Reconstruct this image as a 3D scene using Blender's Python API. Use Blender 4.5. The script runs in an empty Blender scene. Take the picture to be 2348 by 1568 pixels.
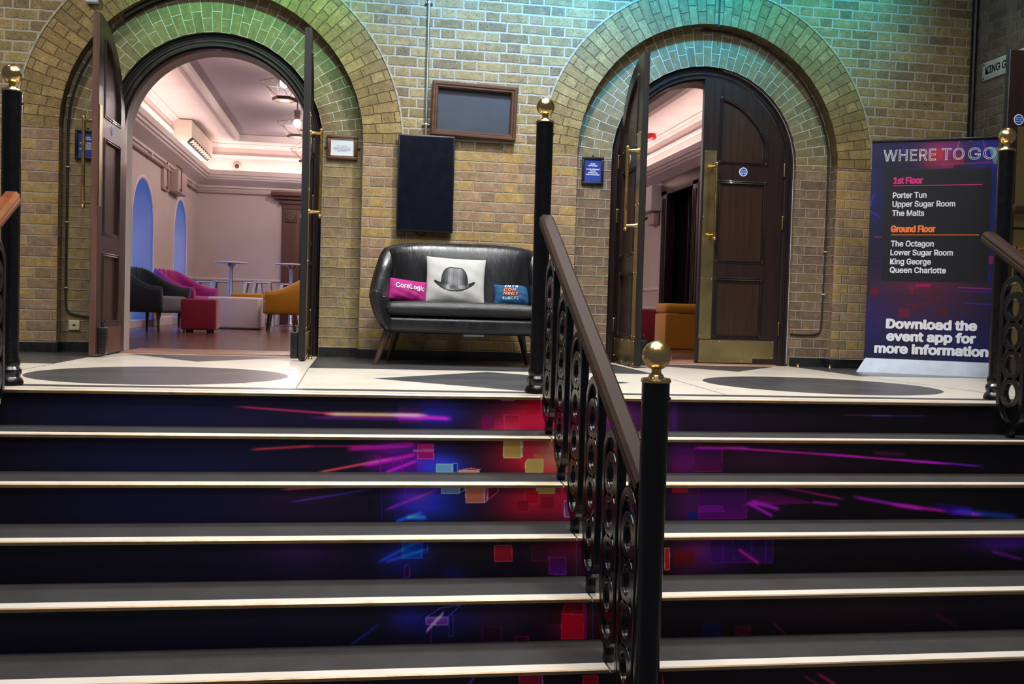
import bpy, bmesh, math, random
import numpy as np
from math import pi, sin, cos, radians as R, sqrt, hypot
from mathutils import Matrix, Vector
random.seed(7)
SC = bpy.context.scene
COL = SC.collection
# ---------------------------------------------------------------- camera, world, exposure
cd = bpy.data.cameras.new('camera'); cam = bpy.data.objects.new('camera', cd); COL.objects.link(cam)
cd.sensor_width = 36.0; cd.lens = 2250.337/2348*36.0; cd.clip_end = 200
fw = Vector((0.15458352, 0.98743795, -0.03271448)); rt = Vector((0.98771015, -0.15368313, 0.02846322)); up = Vector((-0.023078, 0.03671237, 0.99905936))
cam.matrix_world = Matrix(((rt.x, up.x, -fw.x, 0.0), (rt.y, up.y, -fw.y, -7.50314591), (rt.z, up.z, -fw.z, 0.40038266), (0, 0, 0, 1)))
SC.camera = cam
SC.view_settings.view_transform = 'Standard'; SC.view_settings.look = 'None'
SC.view_settings.gamma = 1.0; SC.view_settings.use_curve_mapping = False
SC.view_settings.exposure = 0.0
W = bpy.data.worlds.new('world'); SC.world = W; W.use_nodes = True
W.node_tree.nodes['Background'].inputs[0].default_value = (0.62, 0.66, 0.80, 1)
W.node_tree.nodes['Background'].inputs[1].default_value = 0.13
try:
    SC.cycles.max_bounces = 8; SC.cycles.diffuse_bounces = 4; SC.cycles.glossy_bounces = 4
    SC.cycles.transmission_bounces = 4; SC.cycles.sample_clamp_indirect = 6.0
except Exception: pass

def s2l(c):
    c = c/255.0
    return c/12.92 if c <= 0.04045 else ((c+0.055)/1.055)**2.4
def S(r, g, b): return (s2l(r), s2l(g), s2l(b), 1.0)

def aim(o, tgt):
    o.rotation_euler = (Vector(tgt)-o.location).to_track_quat('-Z', 'Y').to_euler()
def area(name, loc, tgt, size, power, col, sy=None, spread=None):
    l = bpy.data.lights.new(name, 'AREA'); l.energy = power; l.color = col[:3]; l.size = size
    if sy: l.shape = 'RECTANGLE'; l.size_y = sy
    if spread: l.spread = R(spread)
    o = bpy.data.objects.new(name, l); COL.objects.link(o); o.location = loc; aim(o, tgt); return o
def spot(name, loc, tgt, ang, power, col, blend=0.6, rad=0.06):
    l = bpy.data.lights.new(name, 'SPOT'); l.energy = power; l.color = col[:3]; l.spot_size = R(ang); l.spot_blend = blend; l.shadow_soft_size = rad
    o = bpy.data.objects.new(name, l); COL.objects.link(o); o.location = loc; aim(o, tgt); return o
# hall lamps: ceiling downlights over the landing and the stairs, coloured wall washers high up
WARM = (1.0, 0.90, 0.78); COOL = (0.86, 0.93, 1.0)
spot('hall_downlight_centre', (1.25, -1.85, 4.2), (1.1, -1.05, 0.0), 108, 410, (1.0, 0.96, 0.90), 0.7, 0.08)
spot('hall_downlight_left', (-2.9, -2.0, 4.2), (-2.5, -0.6, 0.4), 90, 250, WARM, 0.8, 0.10)
spot('hall_downlight_right', (4.0, -2.2, 4.2), (3.7, -0.9, 0.2), 96, 170, WARM, 0.8, 0.10)
area('hall_ceiling_panel', (0.7, -2.35, 4.35), (0.7, -1.9, 0.0), 2.4, 75, COOL, 0.9, 110)
area('hall_ceiling_light_front', (0.4, -4.3, 4.6), (0.4, -4.1, 0.0), 4.2, 170, (1.0, 0.94, 0.88), 1.2, 130)
area('hall_ceiling_light_back', (0.3, -6.8, 4.9), (0.6, -2.5, 0.2), 3.4, 80, COOL, 1.4)
spot('green_washer', (-0.85, -1.9, 4.15), (-0.85, 0.0, 3.0), 52, 480, (0.24, 1.0, 0.55), 0.9, 0.05)
spot('blue_washer', (0.75, -1.8, 4.3), (0.80, 0.0, 3.30), 60, 900, (0.0, 0.40, 1.0), 0.95, 0.05)
spot('blue_washer', (2.15, -1.8, 4.3), (2.10, 0.0, 3.30), 64, 1250, (0.0, 0.42, 1.0), 0.95, 0.05)
spot('teal_washer', (3.5, -1.8, 4.3), (3.5, 0.0, 3.35), 60, 480, (0.0, 0.66, 0.85), 0.95, 0.05)

# ---------------------------------------------------------------- node materials
class N:
    def __init__(s, name):
        s.m = bpy.data.materials.new(name); s.m.use_nodes = True; s.t = s.m.node_tree; s.n = s.t.nodes; s.l = s.t.links
        s.b = s.n['Principled BSDF']
    def new(s, typ, **kw):
        n = s.n.new(typ)
        for k, v in kw.items(): setattr(n, k, v)
        return n
    def put(s, sock, v):
        if hasattr(v, 'is_output') or isinstance(v, bpy.types.NodeSocket): s.l.new(v, sock)
        else: sock.default_value = v
    def math(s, op, a, b=None, c=None):
        n = s.new('ShaderNodeMath', operation=op); s.put(n.inputs[0], a)
        if b is not None: s.put(n.inputs[1], b)
        if c is not None: s.put(n.inputs[2], c)
        return n.outputs[0]
    def coord(s, kind='Object'): return s.new('ShaderNodeTexCoord').outputs[kind]
    def noise(s, vec, scale, detail=3, rough=0.55, out=0):
        n = s.new('ShaderNodeTexNoise'); n.inputs['Scale'].default_value = scale; n.inputs['Detail'].default_value = detail; n.inputs['Roughness'].default_value = rough
        if vec is not None: s.l.new(vec, n.inputs['Vector'])
        return n.outputs[out]
    def mapv(s, vec, sc):
        n = s.new('ShaderNodeMapping'); n.inputs['Scale'].default_value = sc; s.l.new(vec, n.inputs['Vector']); return n.outputs[0]
    def ramp(s, f, stops, interp='LINEAR'):
        n = s.new('ShaderNodeValToRGB'); e = n.color_ramp.elements; n.color_ramp.interpolation = interp
        while len(e) < len(stops): e.new(0.5)
        for k, (p, c) in enumerate(stops): e[k].position = p; e[k].color = c
        s.l.new(f, n.inputs[0]); return n.outputs[0]
    def mix(s, f, a, b, mode='MIX'):
        n = s.new('ShaderNodeMix', data_type='RGBA', blend_type=mode); s.put(n.inputs[0], f); s.put(n.inputs[6], a); s.put(n.inputs[7], b); return n.outputs[2]
    def rng(s, v, a, b, c, d):
        n = s.new('ShaderNodeMapRange'); s.put(n.inputs[0], v)
        for k, x in enumerate((a, b, c, d)): n.inputs[k+1].default_value = x
        return n.outputs[0]
    def bump(s, h, strength=0.3, dist=0.004):
        n = s.new('ShaderNodeBump'); n.inputs['Strength'].default_value = strength; n.inputs['Distance'].default_value = dist
        s.l.new(h, n.inputs['Height']); s.l.new(n.outputs[0], s.b.inputs['Normal'])
    def set(s, **kw):
        nm = dict(col='Base Color', rough='Roughness', metal='Metallic', coat='Coat Weight', spec='Specular IOR Level', emit='Emission Color', es='Emission Strength', trans='Transmission Weight', sheen='Sheen Weight', alpha='Alpha', coatr='Coat Roughness')
        for k, v in kw.items(): s.put(s.b.inputs[nm[k]], v)
        return s

def plain(name, col, rough=0.5, var=0.12, scale=12, metal=0.0, bump=0.0, bscale=60, stretch=(1, 1, 1), **kw):
    n = N(name); v = n.mapv(n.coord(), stretch)
    f = n.noise(v, scale, 4)
    d = tuple(x*(1-var*1.6) for x in col[:3])+(1,); u = tuple(min(1, x*(1+var*1.6)) for x in col[:3])+(1,)
    n.set(col=n.ramp(f, [(0.3, d), (0.7, u)]), rough=n.rng(f, 0, 1, max(0.02, rough-0.08), min(1, rough+0.08)), metal=metal, **kw)
    if bump: n.bump(n.noise(v, bscale, 4), bump, 0.003)
    return n.m

def glow(name, col, strength):
    n = N(name); n.set(col=col, emit=col, es=strength, rough=0.5); return n.m

def brick(name, cols, mortar, jt=0.010, period=0.3375, course=0.0762, pits=0.5, rough=0.85, soft=0.003, wob=0.006, dirt=0.35, stain=None):
    """Flemish bond worked out from UV (metres): stretcher + header per period, rows shifted by half a period."""
    n = N(name)
    uv = n.coord('UV')
    sx = n.new('ShaderNodeSeparateXYZ'); 
    nz = n.noise(uv, 16.0, 5, 0.65, 1)
    add = n.new('ShaderNodeVectorMath', operation='SUBTRACT'); n.l.new(nz, add.inputs[0]); add.inputs[1].default_value = (0.5, 0.5, 0.5)
    mul = n.new('ShaderNodeVectorMath', operation='SCALE'); n.l.new(add.outputs[0], mul.inputs[0]); mul.inputs['Scale'].default_value = wob*2
    ad2 = n.new('ShaderNodeVectorMath', operation='ADD'); n.l.new(uv, ad2.inputs[0]); n.l.new(mul.outputs[0], ad2.inputs[1])
    n.l.new(ad2.outputs[0], sx.inputs[0]); u, v = sx.outputs[0], sx.outputs[1]
    vr = n.math('DIVIDE', v, course); row = n.math('FLOOR', vr); fz = n.math('MULTIPLY', n.math('FRACT', vr), course)
    par = n.math('FLOORED_MODULO', row, 2.0)
    uu = n.math('ADD', n.math('DIVIDE', u, period), n.math('MULTIPLY', par, 0.5))
    cell = n.math('FLOOR', uu); f = n.math('MULTIPLY', n.math('FRACT', uu), period)
    Ls = period*2/3; Lh = period-Ls
    isH = n.math('GREATER_THAN', f, Ls)
    fx = n.math('SUBTRACT', f, n.math('MULTIPLY', isH, Ls))
    w = n.math('SUBTRACT', Ls, n.math('MULTIPLY', isH, Ls-Lh))
    dx = n.math('MINIMUM', fx, n.math('SUBTRACT', w, fx)); dz = n.math('MINIMUM', fz, n.math('SUBTRACT', course, fz))
    d = n.math('MINIMUM', dx, dz)
    mask = n.new('ShaderNodeMapRange', interpolation_type='SMOOTHSTEP'); n.l.new(d, mask.inputs[0])
    mask.inputs[1].default_value = jt/2-soft; mask.inputs[2].default_value = jt/2+soft
    mask = mask.outputs[0]
    cx = n.new('ShaderNodeCombineXYZ'); n.l.new(n.math('ADD', n.math('MULTIPLY', cell, 2.0), isH), cx.inputs[0]); n.l.new(row, cx.inputs[1])
    wn = n.new('ShaderNodeTexWhiteNoise', noise_dimensions='2D'); n.l.new(cx.outputs[0], wn.inputs['Vector'])
    k = len(cols)
    bc = n.ramp(wn.outputs[0], [(i/k, c) for i, c in enumerate(cols)], 'CONSTANT')
    big = n.noise(uv, 4.0, 5, 0.65); mid = n.noise(uv, 17.0, 5, 0.7); fine = n.noise(uv, 60.0, 5, 0.75); speck = n.noise(uv, 75.0, 3, 0.55)
    bc = n.mix(n.rng(big, 0.35, 0.75, 0, dirt), bc, n.mix(0.6, bc, (0.03, 0.025, 0.02, 1)))
    bc = n.mix(n.rng(mid, 0.42, 0.66, 0, 0.55), bc, n.mix(0.55, bc, (0.035, 0.028, 0.018, 1)))
    bc = n.mix(n.rng(mid, 0.44, 0.30, 0, 0.35), bc, n.mix(0.5, bc, (0.75, 0.66, 0.48, 1)))
    bc = n.mix(n.rng(fine, 0.35, 0.65, 0, 0.5), bc, n.mix(0.5, bc, (0.02, 0.017, 0.012, 1)))
    pit = n.rng(speck, 0.62, 0.70, 0.0, pits)
    bc = n.mix(pit, bc, (0.012, 0.010, 0.008, 1))
    mc = n.mix(n.rng(fine, 0.3, 0.7, 0, 0.4), mortar, n.mix(0.5, mortar, (0.05, 0.045, 0.04, 1)))
    c = n.mix(mask, mc, bc)
    if stain: c = n.mix(n.rng(n.noise(uv, 1.3, 3), 0.55, 0.72, 0, 0.6), c, stain)
    n.set(col=c, rough=rough, spec=0.3)
    h = n.math('SUBTRACT', n.math('ADD', n.math('MULTIPLY', mask, 1.0), n.math('ADD', n.math('MULTIPLY', fine, 0.5), n.math('MULTIPLY', mid, 0.6))), n.math('MULTIPLY', pit, 0.8))
    n.bump(h, 0.7, 0.007)
    return n.m

def wood(name, a, b, rough=0.35, coat=0.0, sc=(30, 30, 1.6), spec=0.5):
    n = N(name); v = n.mapv(n.coord(), sc); f = n.noise(v, 1.0, 6, 0.65); g = n.noise(n.coord(), 2.2, 2)
    c = n.mix(n.rng(g, 0.3, 0.7, 0, 0.5), n.ramp(f, [(0.25, a), (0.75, b)]), a)
    n.set(col=c, rough=n.rng(f, 0, 1, rough-0.06, rough+0.12), coat=coat, spec=spec); n.bump(f, 0.08, 0.002)
    return n.m

def metal(name, col, rough=0.2, patina=0.3, patcol=None, scale=9):
    n = N(name); f = n.noise(n.coord(), scale, 5, 0.6)
    pc = patcol or tuple(x*0.45 for x in col[:3])+(1,)
    n.set(col=n.mix(n.rng(f, 0.35, 0.75, 0, patina), col, pc), metal=1.0, rough=n.rng(f, 0.3, 0.75, rough, min(1, rough+0.22)))
    return n.m

def attr_mat(name, rough=0.35, coat=0.0, spec=0.5):
    n = N(name); a = n.new('ShaderNodeVertexColor', layer_name='Col'); n.set(col=a.outputs[0], rough=rough, coat=coat, spec=spec); return n.m

M = {}
Y1, Y2, Y3, Y4, Y5, Y6 = S(176, 146, 88), S(160, 132, 76), S(172, 140, 104), S(150, 122, 92), S(140, 112, 66), S(186, 158, 104)
M['brick_low'] = brick('yellow_stock_brick_clean', [S(178, 148, 98), S(178, 146, 92), S(168, 138, 108), S(182, 152, 94), S(154, 128, 98), S(174, 144, 112), S(160, 130, 106)], S(160, 150, 132), 0.009, pits=0.4, dirt=0.25, wob=0.004)
M['brick_up'] = brick('yellow_stock_brick_old', [S(172, 150, 104), S(160, 140, 96), S(150, 130, 90), S(176, 154, 106), S(140, 122, 90), S(166, 146, 108)], S(172, 166, 152), 0.013, pits=0.8, wob=0.008, soft=0.004, dirt=0.6)
M['brick_dark'] = brick('grey_stock_brick', [S(128, 124, 112), S(118, 114, 102), S(134, 128, 116), S(114, 108, 98)], S(128, 124, 116), 0.008, pits=0.3, wob=0.005, dirt=0.4)
M['ring_out'] = brick('rough_yellow_voussoirs', [S(172, 148, 96), S(164, 140, 90), S(158, 134, 86), S(176, 152, 100), S(152, 130, 84)], S(92, 80, 58), 0.006, period=0.297, course=0.0740, pits=0.9, wob=0.008, soft=0.003, dirt=0.6)
M['ring_in'] = brick('olive_gauged_voussoirs', [S(142, 126, 90), S(136, 120, 86), S(148, 130, 92), S(132, 116, 84), S(140, 122, 88)], S(206, 202, 188), 0.005, period=0.303, course=0.0740, pits=0.10, wob=0.0015, soft=0.0015, dirt=0.4)
M['jamb'] = brick('olive_brown_jamb_brick', [S(160, 138, 94), S(168, 144, 98), S(154, 130, 100), S(164, 142, 104), S(148, 126, 94)], S(146, 138, 120), 0.008, pits=0.25, dirt=0.35, wob=0.004)
M['jamb_red'] = brick('brown_red_jamb_brick', [S(136, 112, 90), S(128, 102, 84), S(146, 122, 96), S(122, 100, 84), S(140, 116, 88)], S(156, 148, 132), 0.008, pits=0.25, dirt=0.35, wob=0.004)
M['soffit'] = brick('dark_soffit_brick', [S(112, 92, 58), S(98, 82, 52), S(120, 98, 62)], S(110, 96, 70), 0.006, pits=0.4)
M['skirt'] = plain('black_bitumen_skirting', S(26, 26, 27), 0.42, 0.3, 30, bump=0.3, bscale=40)
M['joint'] = plain('lime_mortar_band', S(160, 152, 132), 0.9, 0.2, 40)
M['door'] = wood('dark_varnished_mahogany', S(30, 19, 17), S(48, 30, 26), 0.30, 0.15)
M['doorframe'] = wood('black_brown_varnished_frame', S(26, 19, 20), S(42, 28, 27), 0.30, 0.3)
M['dark_edge'] = wood('blackened_door_edge', S(15, 12, 13), S(30, 24, 24), 0.4, 0.0)
M['dooredge'] = wood('worn_brown_door_edge', S(72, 44, 36), S(112, 74, 60), 0.5, 0.0)
M['panelwood'] = wood('brown_mahogany_panel', S(40, 24, 17), S(60, 37, 25), 0.32, 0.1)
M['brass'] = metal('polished_brass', S(220, 188, 120), 0.16, 0.35, S(170, 134, 76))
M['brass_old'] = metal('tarnished_brass_plate', S(200, 180, 128), 0.20, 0.5, S(140, 122, 82), 5)
M['gold'] = metal('polished_gold_brass', S(228, 194, 130), 0.13, 0.3, S(196, 154, 92), 14)
M['steel'] = metal('galvanised_steel', S(190, 196, 196), 0.28, 0.3)
M['iron'] = plain('black_gloss_paint', S(9, 9, 10), 0.24, 0.2, 30, bump=0.35, bscale=60, spec=0.45)
M['rail'] = wood('brown_varnished_handrail', S(46, 31, 26), S(58, 41, 34), 0.55, 0.0, (40, 1.6, 40), 0.12)
M['rail_red'] = wood('red_varnished_handrail', S(120, 62, 36), S(158, 88, 54), 0.25, 0.5, (40, 1.6, 40))
M['white_slab'] = plain('cream_stone_floor', S(205, 195, 181), 0.30, 0.03, 3, spec=0.5)
M['dark_slab'] = plain('charcoal_stone_floor', S(64, 64, 67), 0.33, 0.12, 4)
M['seam'] = plain('floor_seam', S(120, 112, 100), 0.7)
n = N('speckled_charcoal_tread'); v = n.coord(); sp = n.noise(v, 420, 2, 0.6); lo = n.noise(v, 6, 3)
n.set(col=n.mix(n.rng(sp, 0.58, 0.75, 0, 0.55), n.ramp(lo, [(0.3, S(40, 37, 36)), (0.7, S(48, 46, 46))]), S(98, 97, 96)), rough=0.7, spec=0.3); n.bump(sp, 0.4, 0.002); M['tread'] = n.m
M['nosing'] = plain('cream_nosing_strip', S(206, 196, 183), 0.45, 0.03, 6)
M['lip'] = metal('brass_nosing_lip', S(186, 160, 128), 0.42, 0.4, S(146, 114, 78), 14)
M['riser'] = attr_mat('printed_riser_film', 0.5, 0.0, 0.25)
M['banner'] = attr_mat('printed_banner_fabric', 0.45)
M['white_ink'] = plain('white_print', S(226, 228, 236), 0.5, 0.02)
M['pink_ink'] = plain('magenta_print', S(216, 40, 130), 0.5, 0.02)
M['orange_ink'] = plain('orange_print', S(240, 120, 58), 0.5, 0.02)
M['alu'] = plain('satin_aluminium', S(178, 186, 198), 0.36, 0.06, metal=0.35)
n = N('black_leather'); v = n.coord(); vo = n.new('ShaderNodeTexVoronoi'); n.l.new(v, vo.inputs['Vector']); vo.inputs['Scale'].default_value = 160
wr = n.noise(n.mapv(v, (9, 9, 1.6)), 1.6, 5, 0.6); cre = n.noise(n.mapv(v, (14, 30, 30)), 2.0, 4, 0.7)
n.set(col=n.ramp(wr, [(0.3, S(14, 14, 16)), (0.7, S(22, 22, 25))]), rough=n.rng(wr, 0.3, 0.7, 0.26, 0.40), spec=0.6)
n.bump(n.math('ADD', n.math('MULTIPLY', vo.outputs[0], 0.04), n.math('ADD', n.math('MULTIPLY', wr, 1.0), n.math('MULTIPLY', cre, 0.03))), 0.22, 0.02); M['leather'] = n.m
n = N('creased_black_leather'); v = n.coord(); c1 = n.noise(n.mapv(v, (5, 22, 22)), 3.0, 6, 0.75)
n.set(col=n.ramp(c1, [(0.3, S(15, 15, 16)), (0.7, S(25, 25, 26))]), rough=n.rng(c1, 0.3, 0.7, 0.24, 0.42)); n.bump(c1, 0.35, 0.010); M['leather_seat'] = n.m
M['walnut'] = wood('walnut_leg', S(48, 30, 22), S(80, 52, 37), 0.35, 0.3)
M['screen'] = plain('dark_blue_glass_screen', S(8, 12, 24), 0.25, 0.03, spec=0.3)
M['bezel'] = plain('black_screen_bezel', S(11, 13, 20), 0.35, 0.05)
M['frame_oak'] = wood('brown_oak_frame', S(66, 40, 25), S(98, 62, 40), 0.38, 0.2, (6, 30, 30))
M['slate'] = plain('slate_blue_plaque', S(46, 55, 67), 0.5, 0.10, 5)
M['worn_gold'] = plain('worn_gold_lettering', S(66, 72, 68), 0.6, 0.2, 40)
M['paper'] = plain('pale_paper', S(206, 212, 218), 0.7, 0.03)
M['ink'] = plain('dark_purple_ink', S(96, 70, 96), 0.8, 0.02)
M['frame_black'] = plain('black_plastic_frame', S(20, 20, 23), 0.35, 0.1)
M['notice_blue'] = plain('blue_notice_print', S(30, 52, 128), 0.45, 0.15, 4)
M['sticker_blue'] = plain('safety_blue', S(0, 74, 176), 0.4, 0.05)
M['plastic'] = plain('cream_plastic', S(206, 196, 160), 0.4, 0.03)
M['cable'] = plain('dark_cable', S(44, 38, 32), 0.5, 0.1)
M['black_plastic'] = plain('black_plastic', S(16, 16, 17), 0.35, 0.1)
M['plaster'] = plain('pink_grey_plaster', S(186, 170, 165), 0.75, 0.04, 2)
M['plaster_pale'] = plain('pale_cornice_plaster', S(206, 190, 186), 0.7, 0.03, 2)
M['ceil'] = plain('mauve_ceiling_paint', S(158, 142, 146), 0.7, 0.03, 2)
M['lining'] = plain('taupe_lining', S(172, 160, 154), 0.7, 0.04, 3)
M['cove'] = glow('cove_strip_light', (1.0, 0.80, 0.74, 1), 22.0)
M['bulb'] = glow('pendant_bulb', (1.0, 0.9, 0.82, 1), 26.0)
M['bluepane'] = glow('blue_lit_window', (0.05, 0.25, 0.95, 1), 1.5)
n = N('brown_floorboards'); v = n.coord(); wv = n.mapv(v, (1.2, 9, 1)); f = n.noise(wv, 2.0, 5, 0.6)
bk = n.new('ShaderNodeTexBrick'); mp = n.new('ShaderNodeMapping'); mp.inputs['Rotation'].default_value = (0, 0, R(82)); n.l.new(v, mp.inputs['Vector']); n.l.new(mp.outputs[0], bk.inputs['Vector']); bk.inputs['Scale'].default_value = 1.0
bk.inputs['Brick Width'].default_value = 1.3; bk.inputs['Row Height'].default_value = 0.16; bk.inputs['Mortar Size'].default_value = 0.007
bk.inputs['Color1'].default_value = S(122, 80, 64); bk.inputs['Color2'].default_value = S(84, 53, 44); bk.inputs['Mortar'].default_value = S(30, 19, 16)
n.set(col=n.mix(0.35, bk.outputs[0], n.ramp(f, [(0.3, S(64, 40, 32)), (0.7, S(104, 68, 54))])), rough=0.2); M['boards'] = n.m
M['doorcase'] = wood('brown_doorcase_timber', S(74, 44, 37), S(98, 60, 50), 0.55, 0.0)
M['threshold'] = wood('pale_worn_threshold', S(140, 98, 76), S(176, 130, 104), 0.4, 0.0, (1.6, 30, 30))
def velvet(name, c): return plain(name, c, 0.85, 0.05, 20, sheen=0.25, bump=0.15, bscale=160)
M['teal'] = velvet('dark_teal_velvet', S(28, 46, 60)); M['greyfab'] = velvet('grey_seat_fabric', S(92, 92, 96)); M['magenta'] = velvet('magenta_velvet', S(150, 20, 104))
M['mustard'] = velvet('mustard_velvet', S(178, 122, 8)); M['red'] = velvet('crimson_fabric', S(134, 4, 50)); M['whitefab'] = plain('white_leatherette', S(214, 204, 210), 0.5, 0.02, 3)
M['chairleg'] = wood('brown_chair_leg', S(58, 40, 34), S(84, 58, 46), 0.5)
M['white_metal'] = plain('white_painted_metal', S(198, 194, 204), 0.4, 0.04); M['tabletop'] = plain('white_tabletop', S(206, 204, 208), 0.35, 0.03)
M['chrome'] = metal('brushed_chrome', S(180, 178, 186), 0.25, 0.2)
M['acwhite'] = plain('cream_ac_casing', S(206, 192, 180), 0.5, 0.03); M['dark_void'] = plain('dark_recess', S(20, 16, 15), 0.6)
M['redplastic'] = plain('red_plastic', S(190, 18, 20), 0.35)
M['beige_box'] = plain('beige_metal_box', S(176, 152, 146), 0.5, 0.03)
M['cushion_white'] = attr_mat('printed_canvas', 0.85, 0, 0.2)
M['cushion_pink'] = plain('magenta_cotton', S(160, 24, 112), 0.85, 0.06, 30, bump=0.12, bscale=300)
M['cushion_blue'] = plain('petrol_blue_cotton', S(16, 72, 110), 0.85, 0.08, 30, bump=0.12, bscale=300)
M['cushion_orange'] = plain('orange_cotton', S(206, 92, 40), 0.85, 0.06)
M['sign_white'] = plain('white_sign_plate', S(196, 212, 216), 0.4, 0.02)
M['black_ink'] = plain('black_lettering', S(18, 18, 20), 0.5)
M['glass_dark'] = plain('dark_glazing', S(18, 12, 12), 0.08, 0.1)
M['grey_panel'] = plain('grey_painted_panel', S(74, 72, 80), 0.5, 0.08)

# ---------------------------------------------------------------- mesh builder
class MB:
    def __init__(s): s.v = []; s.f = []; s.mi = []; s.sm = []; s.uv = {}
    def add(s, vs, fs, mi=0, smooth=False, uvs=None):
        b = len(s.v); s.v += [tuple(x) for x in vs]
        for k, f in enumerate(fs):
            if uvs: s.uv[len(s.f)] = uvs[k]
            s.f.append(tuple(b+i for i in f)); s.mi.append(mi); s.sm.append(smooth)
        return s
    def box(s, x0, x1, y0, y1, z0, z1, mi=0):
        v = [(x, y, z) for z in (z0, z1) for y in (y0, y1) for x in (x0, x1)]
        return s.add(v, [(0, 2, 3, 1), (4, 5, 7, 6), (0, 1, 5, 4), (2, 6, 7, 3), (0, 4, 6, 2), (1, 3, 7, 5)], mi)
    def rbox(s, x0, x1, y0, y1, z0, z1, r, seg=3, mi=0, mat=None):
        bm = bmesh.new(); bmesh.ops.create_cube(bm, size=1.0)
        for v in bm.verts: v.co = Vector(((x0+x1)/2+v.co.x*(x1-x0), (y0+y1)/2+v.co.y*(y1-y0), (z0+z1)/2+v.co.z*(z1-z0)))
        bmesh.ops.bevel(bm, geom=list(bm.edges), offset=r, segments=seg, profile=0.5, affect='EDGES')
        return s.bm(bm, mi, True, mat)
    def bm(s, bm, mi=0, smooth=False, mat=None):
        bm.verts.index_update()
        s.add([(mat @ v.co) if mat else v.co for v in bm.verts], [[v.index for v in f.verts] for f in bm.faces], mi, smooth); bm.free(); return s
    def mesh(s, me, mat=None, mi=0, smooth=False):
        s.add([(mat @ v.co) if mat else v.co for v in me.vertices], [list(p.vertices) for p in me.polygons], mi, smooth); return s
    def grid(s, P, closed_u=False, closed_v=False, mi=0, smooth=True, cap=False, uvs=None):
        nu, nv = len(P), len(P[0]); vs = [p for row in P for p in row]; fs = []; us = []
        for i in range(nu if closed_u else nu-1):
            for j in range(nv if closed_v else nv-1):
                a, b = i, (i+1) % nu; c, d = j, (j+1) % nv
                fs.append((a*nv+c, b*nv+c, b*nv+d, a*nv+d))
                if uvs: us.append((uvs[i][j], uvs[i+1][j], uvs[i+1][j+1], uvs[i][j+1]))
        if cap and closed_v: fs += [tuple(range(nv-1, -1, -1)), tuple((nu-1)*nv+k for k in range(nv))]
        return s.add(vs, fs, mi, smooth, us if uvs else None)
    def tube(s, pts, r, n=8, mi=0, closed=False):
        pts = [Vector(p) for p in pts]; rows = []; m = len(pts); prev = None
        for i, p in enumerate(pts):
            t = ((pts[(i+1) % m]-pts[i-1]) if closed else (pts[min(i+1, m-1)]-pts[max(i-1, 0)])).normalized()
            if prev is None: prev = t.orthogonal().normalized()
            else: prev = (prev-t*prev.dot(t)).normalized()
            b = t.cross(prev); rr = r[i] if isinstance(r, (list, tuple)) else r
            rows.append([p+(prev*cos(2*pi*k/n)+b*sin(2*pi*k/n))*rr for k in range(n)])
        return s.grid(rows, closed, True, mi, True, not closed)
    def lathe(s, prof, c=(0, 0, 0), n=24, mi=0, axis='z'):
        def pt(r, z, a):
            if axis == 'z': q = (r*cos(a), r*sin(a), z)
            elif axis == 'y': q = (r*cos(a), z, r*sin(a))
            else: q = (z, r*cos(a), r*sin(a))
            return (q[0]+c[0], q[1]+c[1], q[2]+c[2])
        return s.grid([[pt(r, z, 2*pi*k/n) for k in range(n)] for r, z in prof], False, True, mi, True, True)
    def ball(s, c, r, n=20, mi=0, sc=(1, 1, 1)):
        rows = [[(c[0]+sc[0]*r*sin(pi*i/n)*cos(2*pi*k/(n*2)), c[1]+sc[1]*r*sin(pi*i/n)*sin(2*pi*k/(n*2)), c[2]-sc[2]*r*cos(pi*i/n)) for k in range(n*2)] for i in range(n+1)]
        return s.grid(rows, False, True, mi, True)
    def sweep(s, prof, path, sidef, closed=False, mi=0, smooth=False, cap=True):
        """prof: (a,b) pairs; sidef(i) -> (side vector, up vector) at path point i."""
        rows = []
        for i, p in enumerate(path):
            a, b = sidef(i); p = Vector(p); rows.append([p+Vector(a)*x+Vector(b)*y for x, y in prof])
        return s.grid(rows, closed, True, mi, smooth, cap and not closed)
    def build(s, name, mats, parent=None, loc=None, sharp=35):
        me = bpy.data.meshes.new(name); me.from_pydata(s.v, [], s.f)
        for m in (mats if isinstance(mats, (list, tuple)) else [mats]): me.materials.append(m)
        me.polygons.foreach_set('material_index', s.mi); me.polygons.foreach_set('use_smooth', s.sm)
        if s.uv:
            ul = me.uv_layers.new(name='UVMap')
            for k, us in s.uv.items():
                for li, q in zip(me.polygons[k].loop_indices, us): ul.data[li].uv = q
        bm = bmesh.new(); bm.from_mesh(me)
        if not s.uv: bmesh.ops.remove_doubles(bm, verts=bm.verts, dist=1e-6); bmesh.ops.recalc_face_normals(bm, faces=bm.faces)
        for e in bm.edges:
            if len(e.link_faces) == 2 and e.calc_face_angle(0) > R(sharp): e.smooth = False
        bm.to_mesh(me); bm.free(); me.update()
        o = bpy.data.objects.new(name, me); COL.objects.link(o)
        if parent: o.parent = parent
        if loc: o.location = loc
        return o

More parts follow.
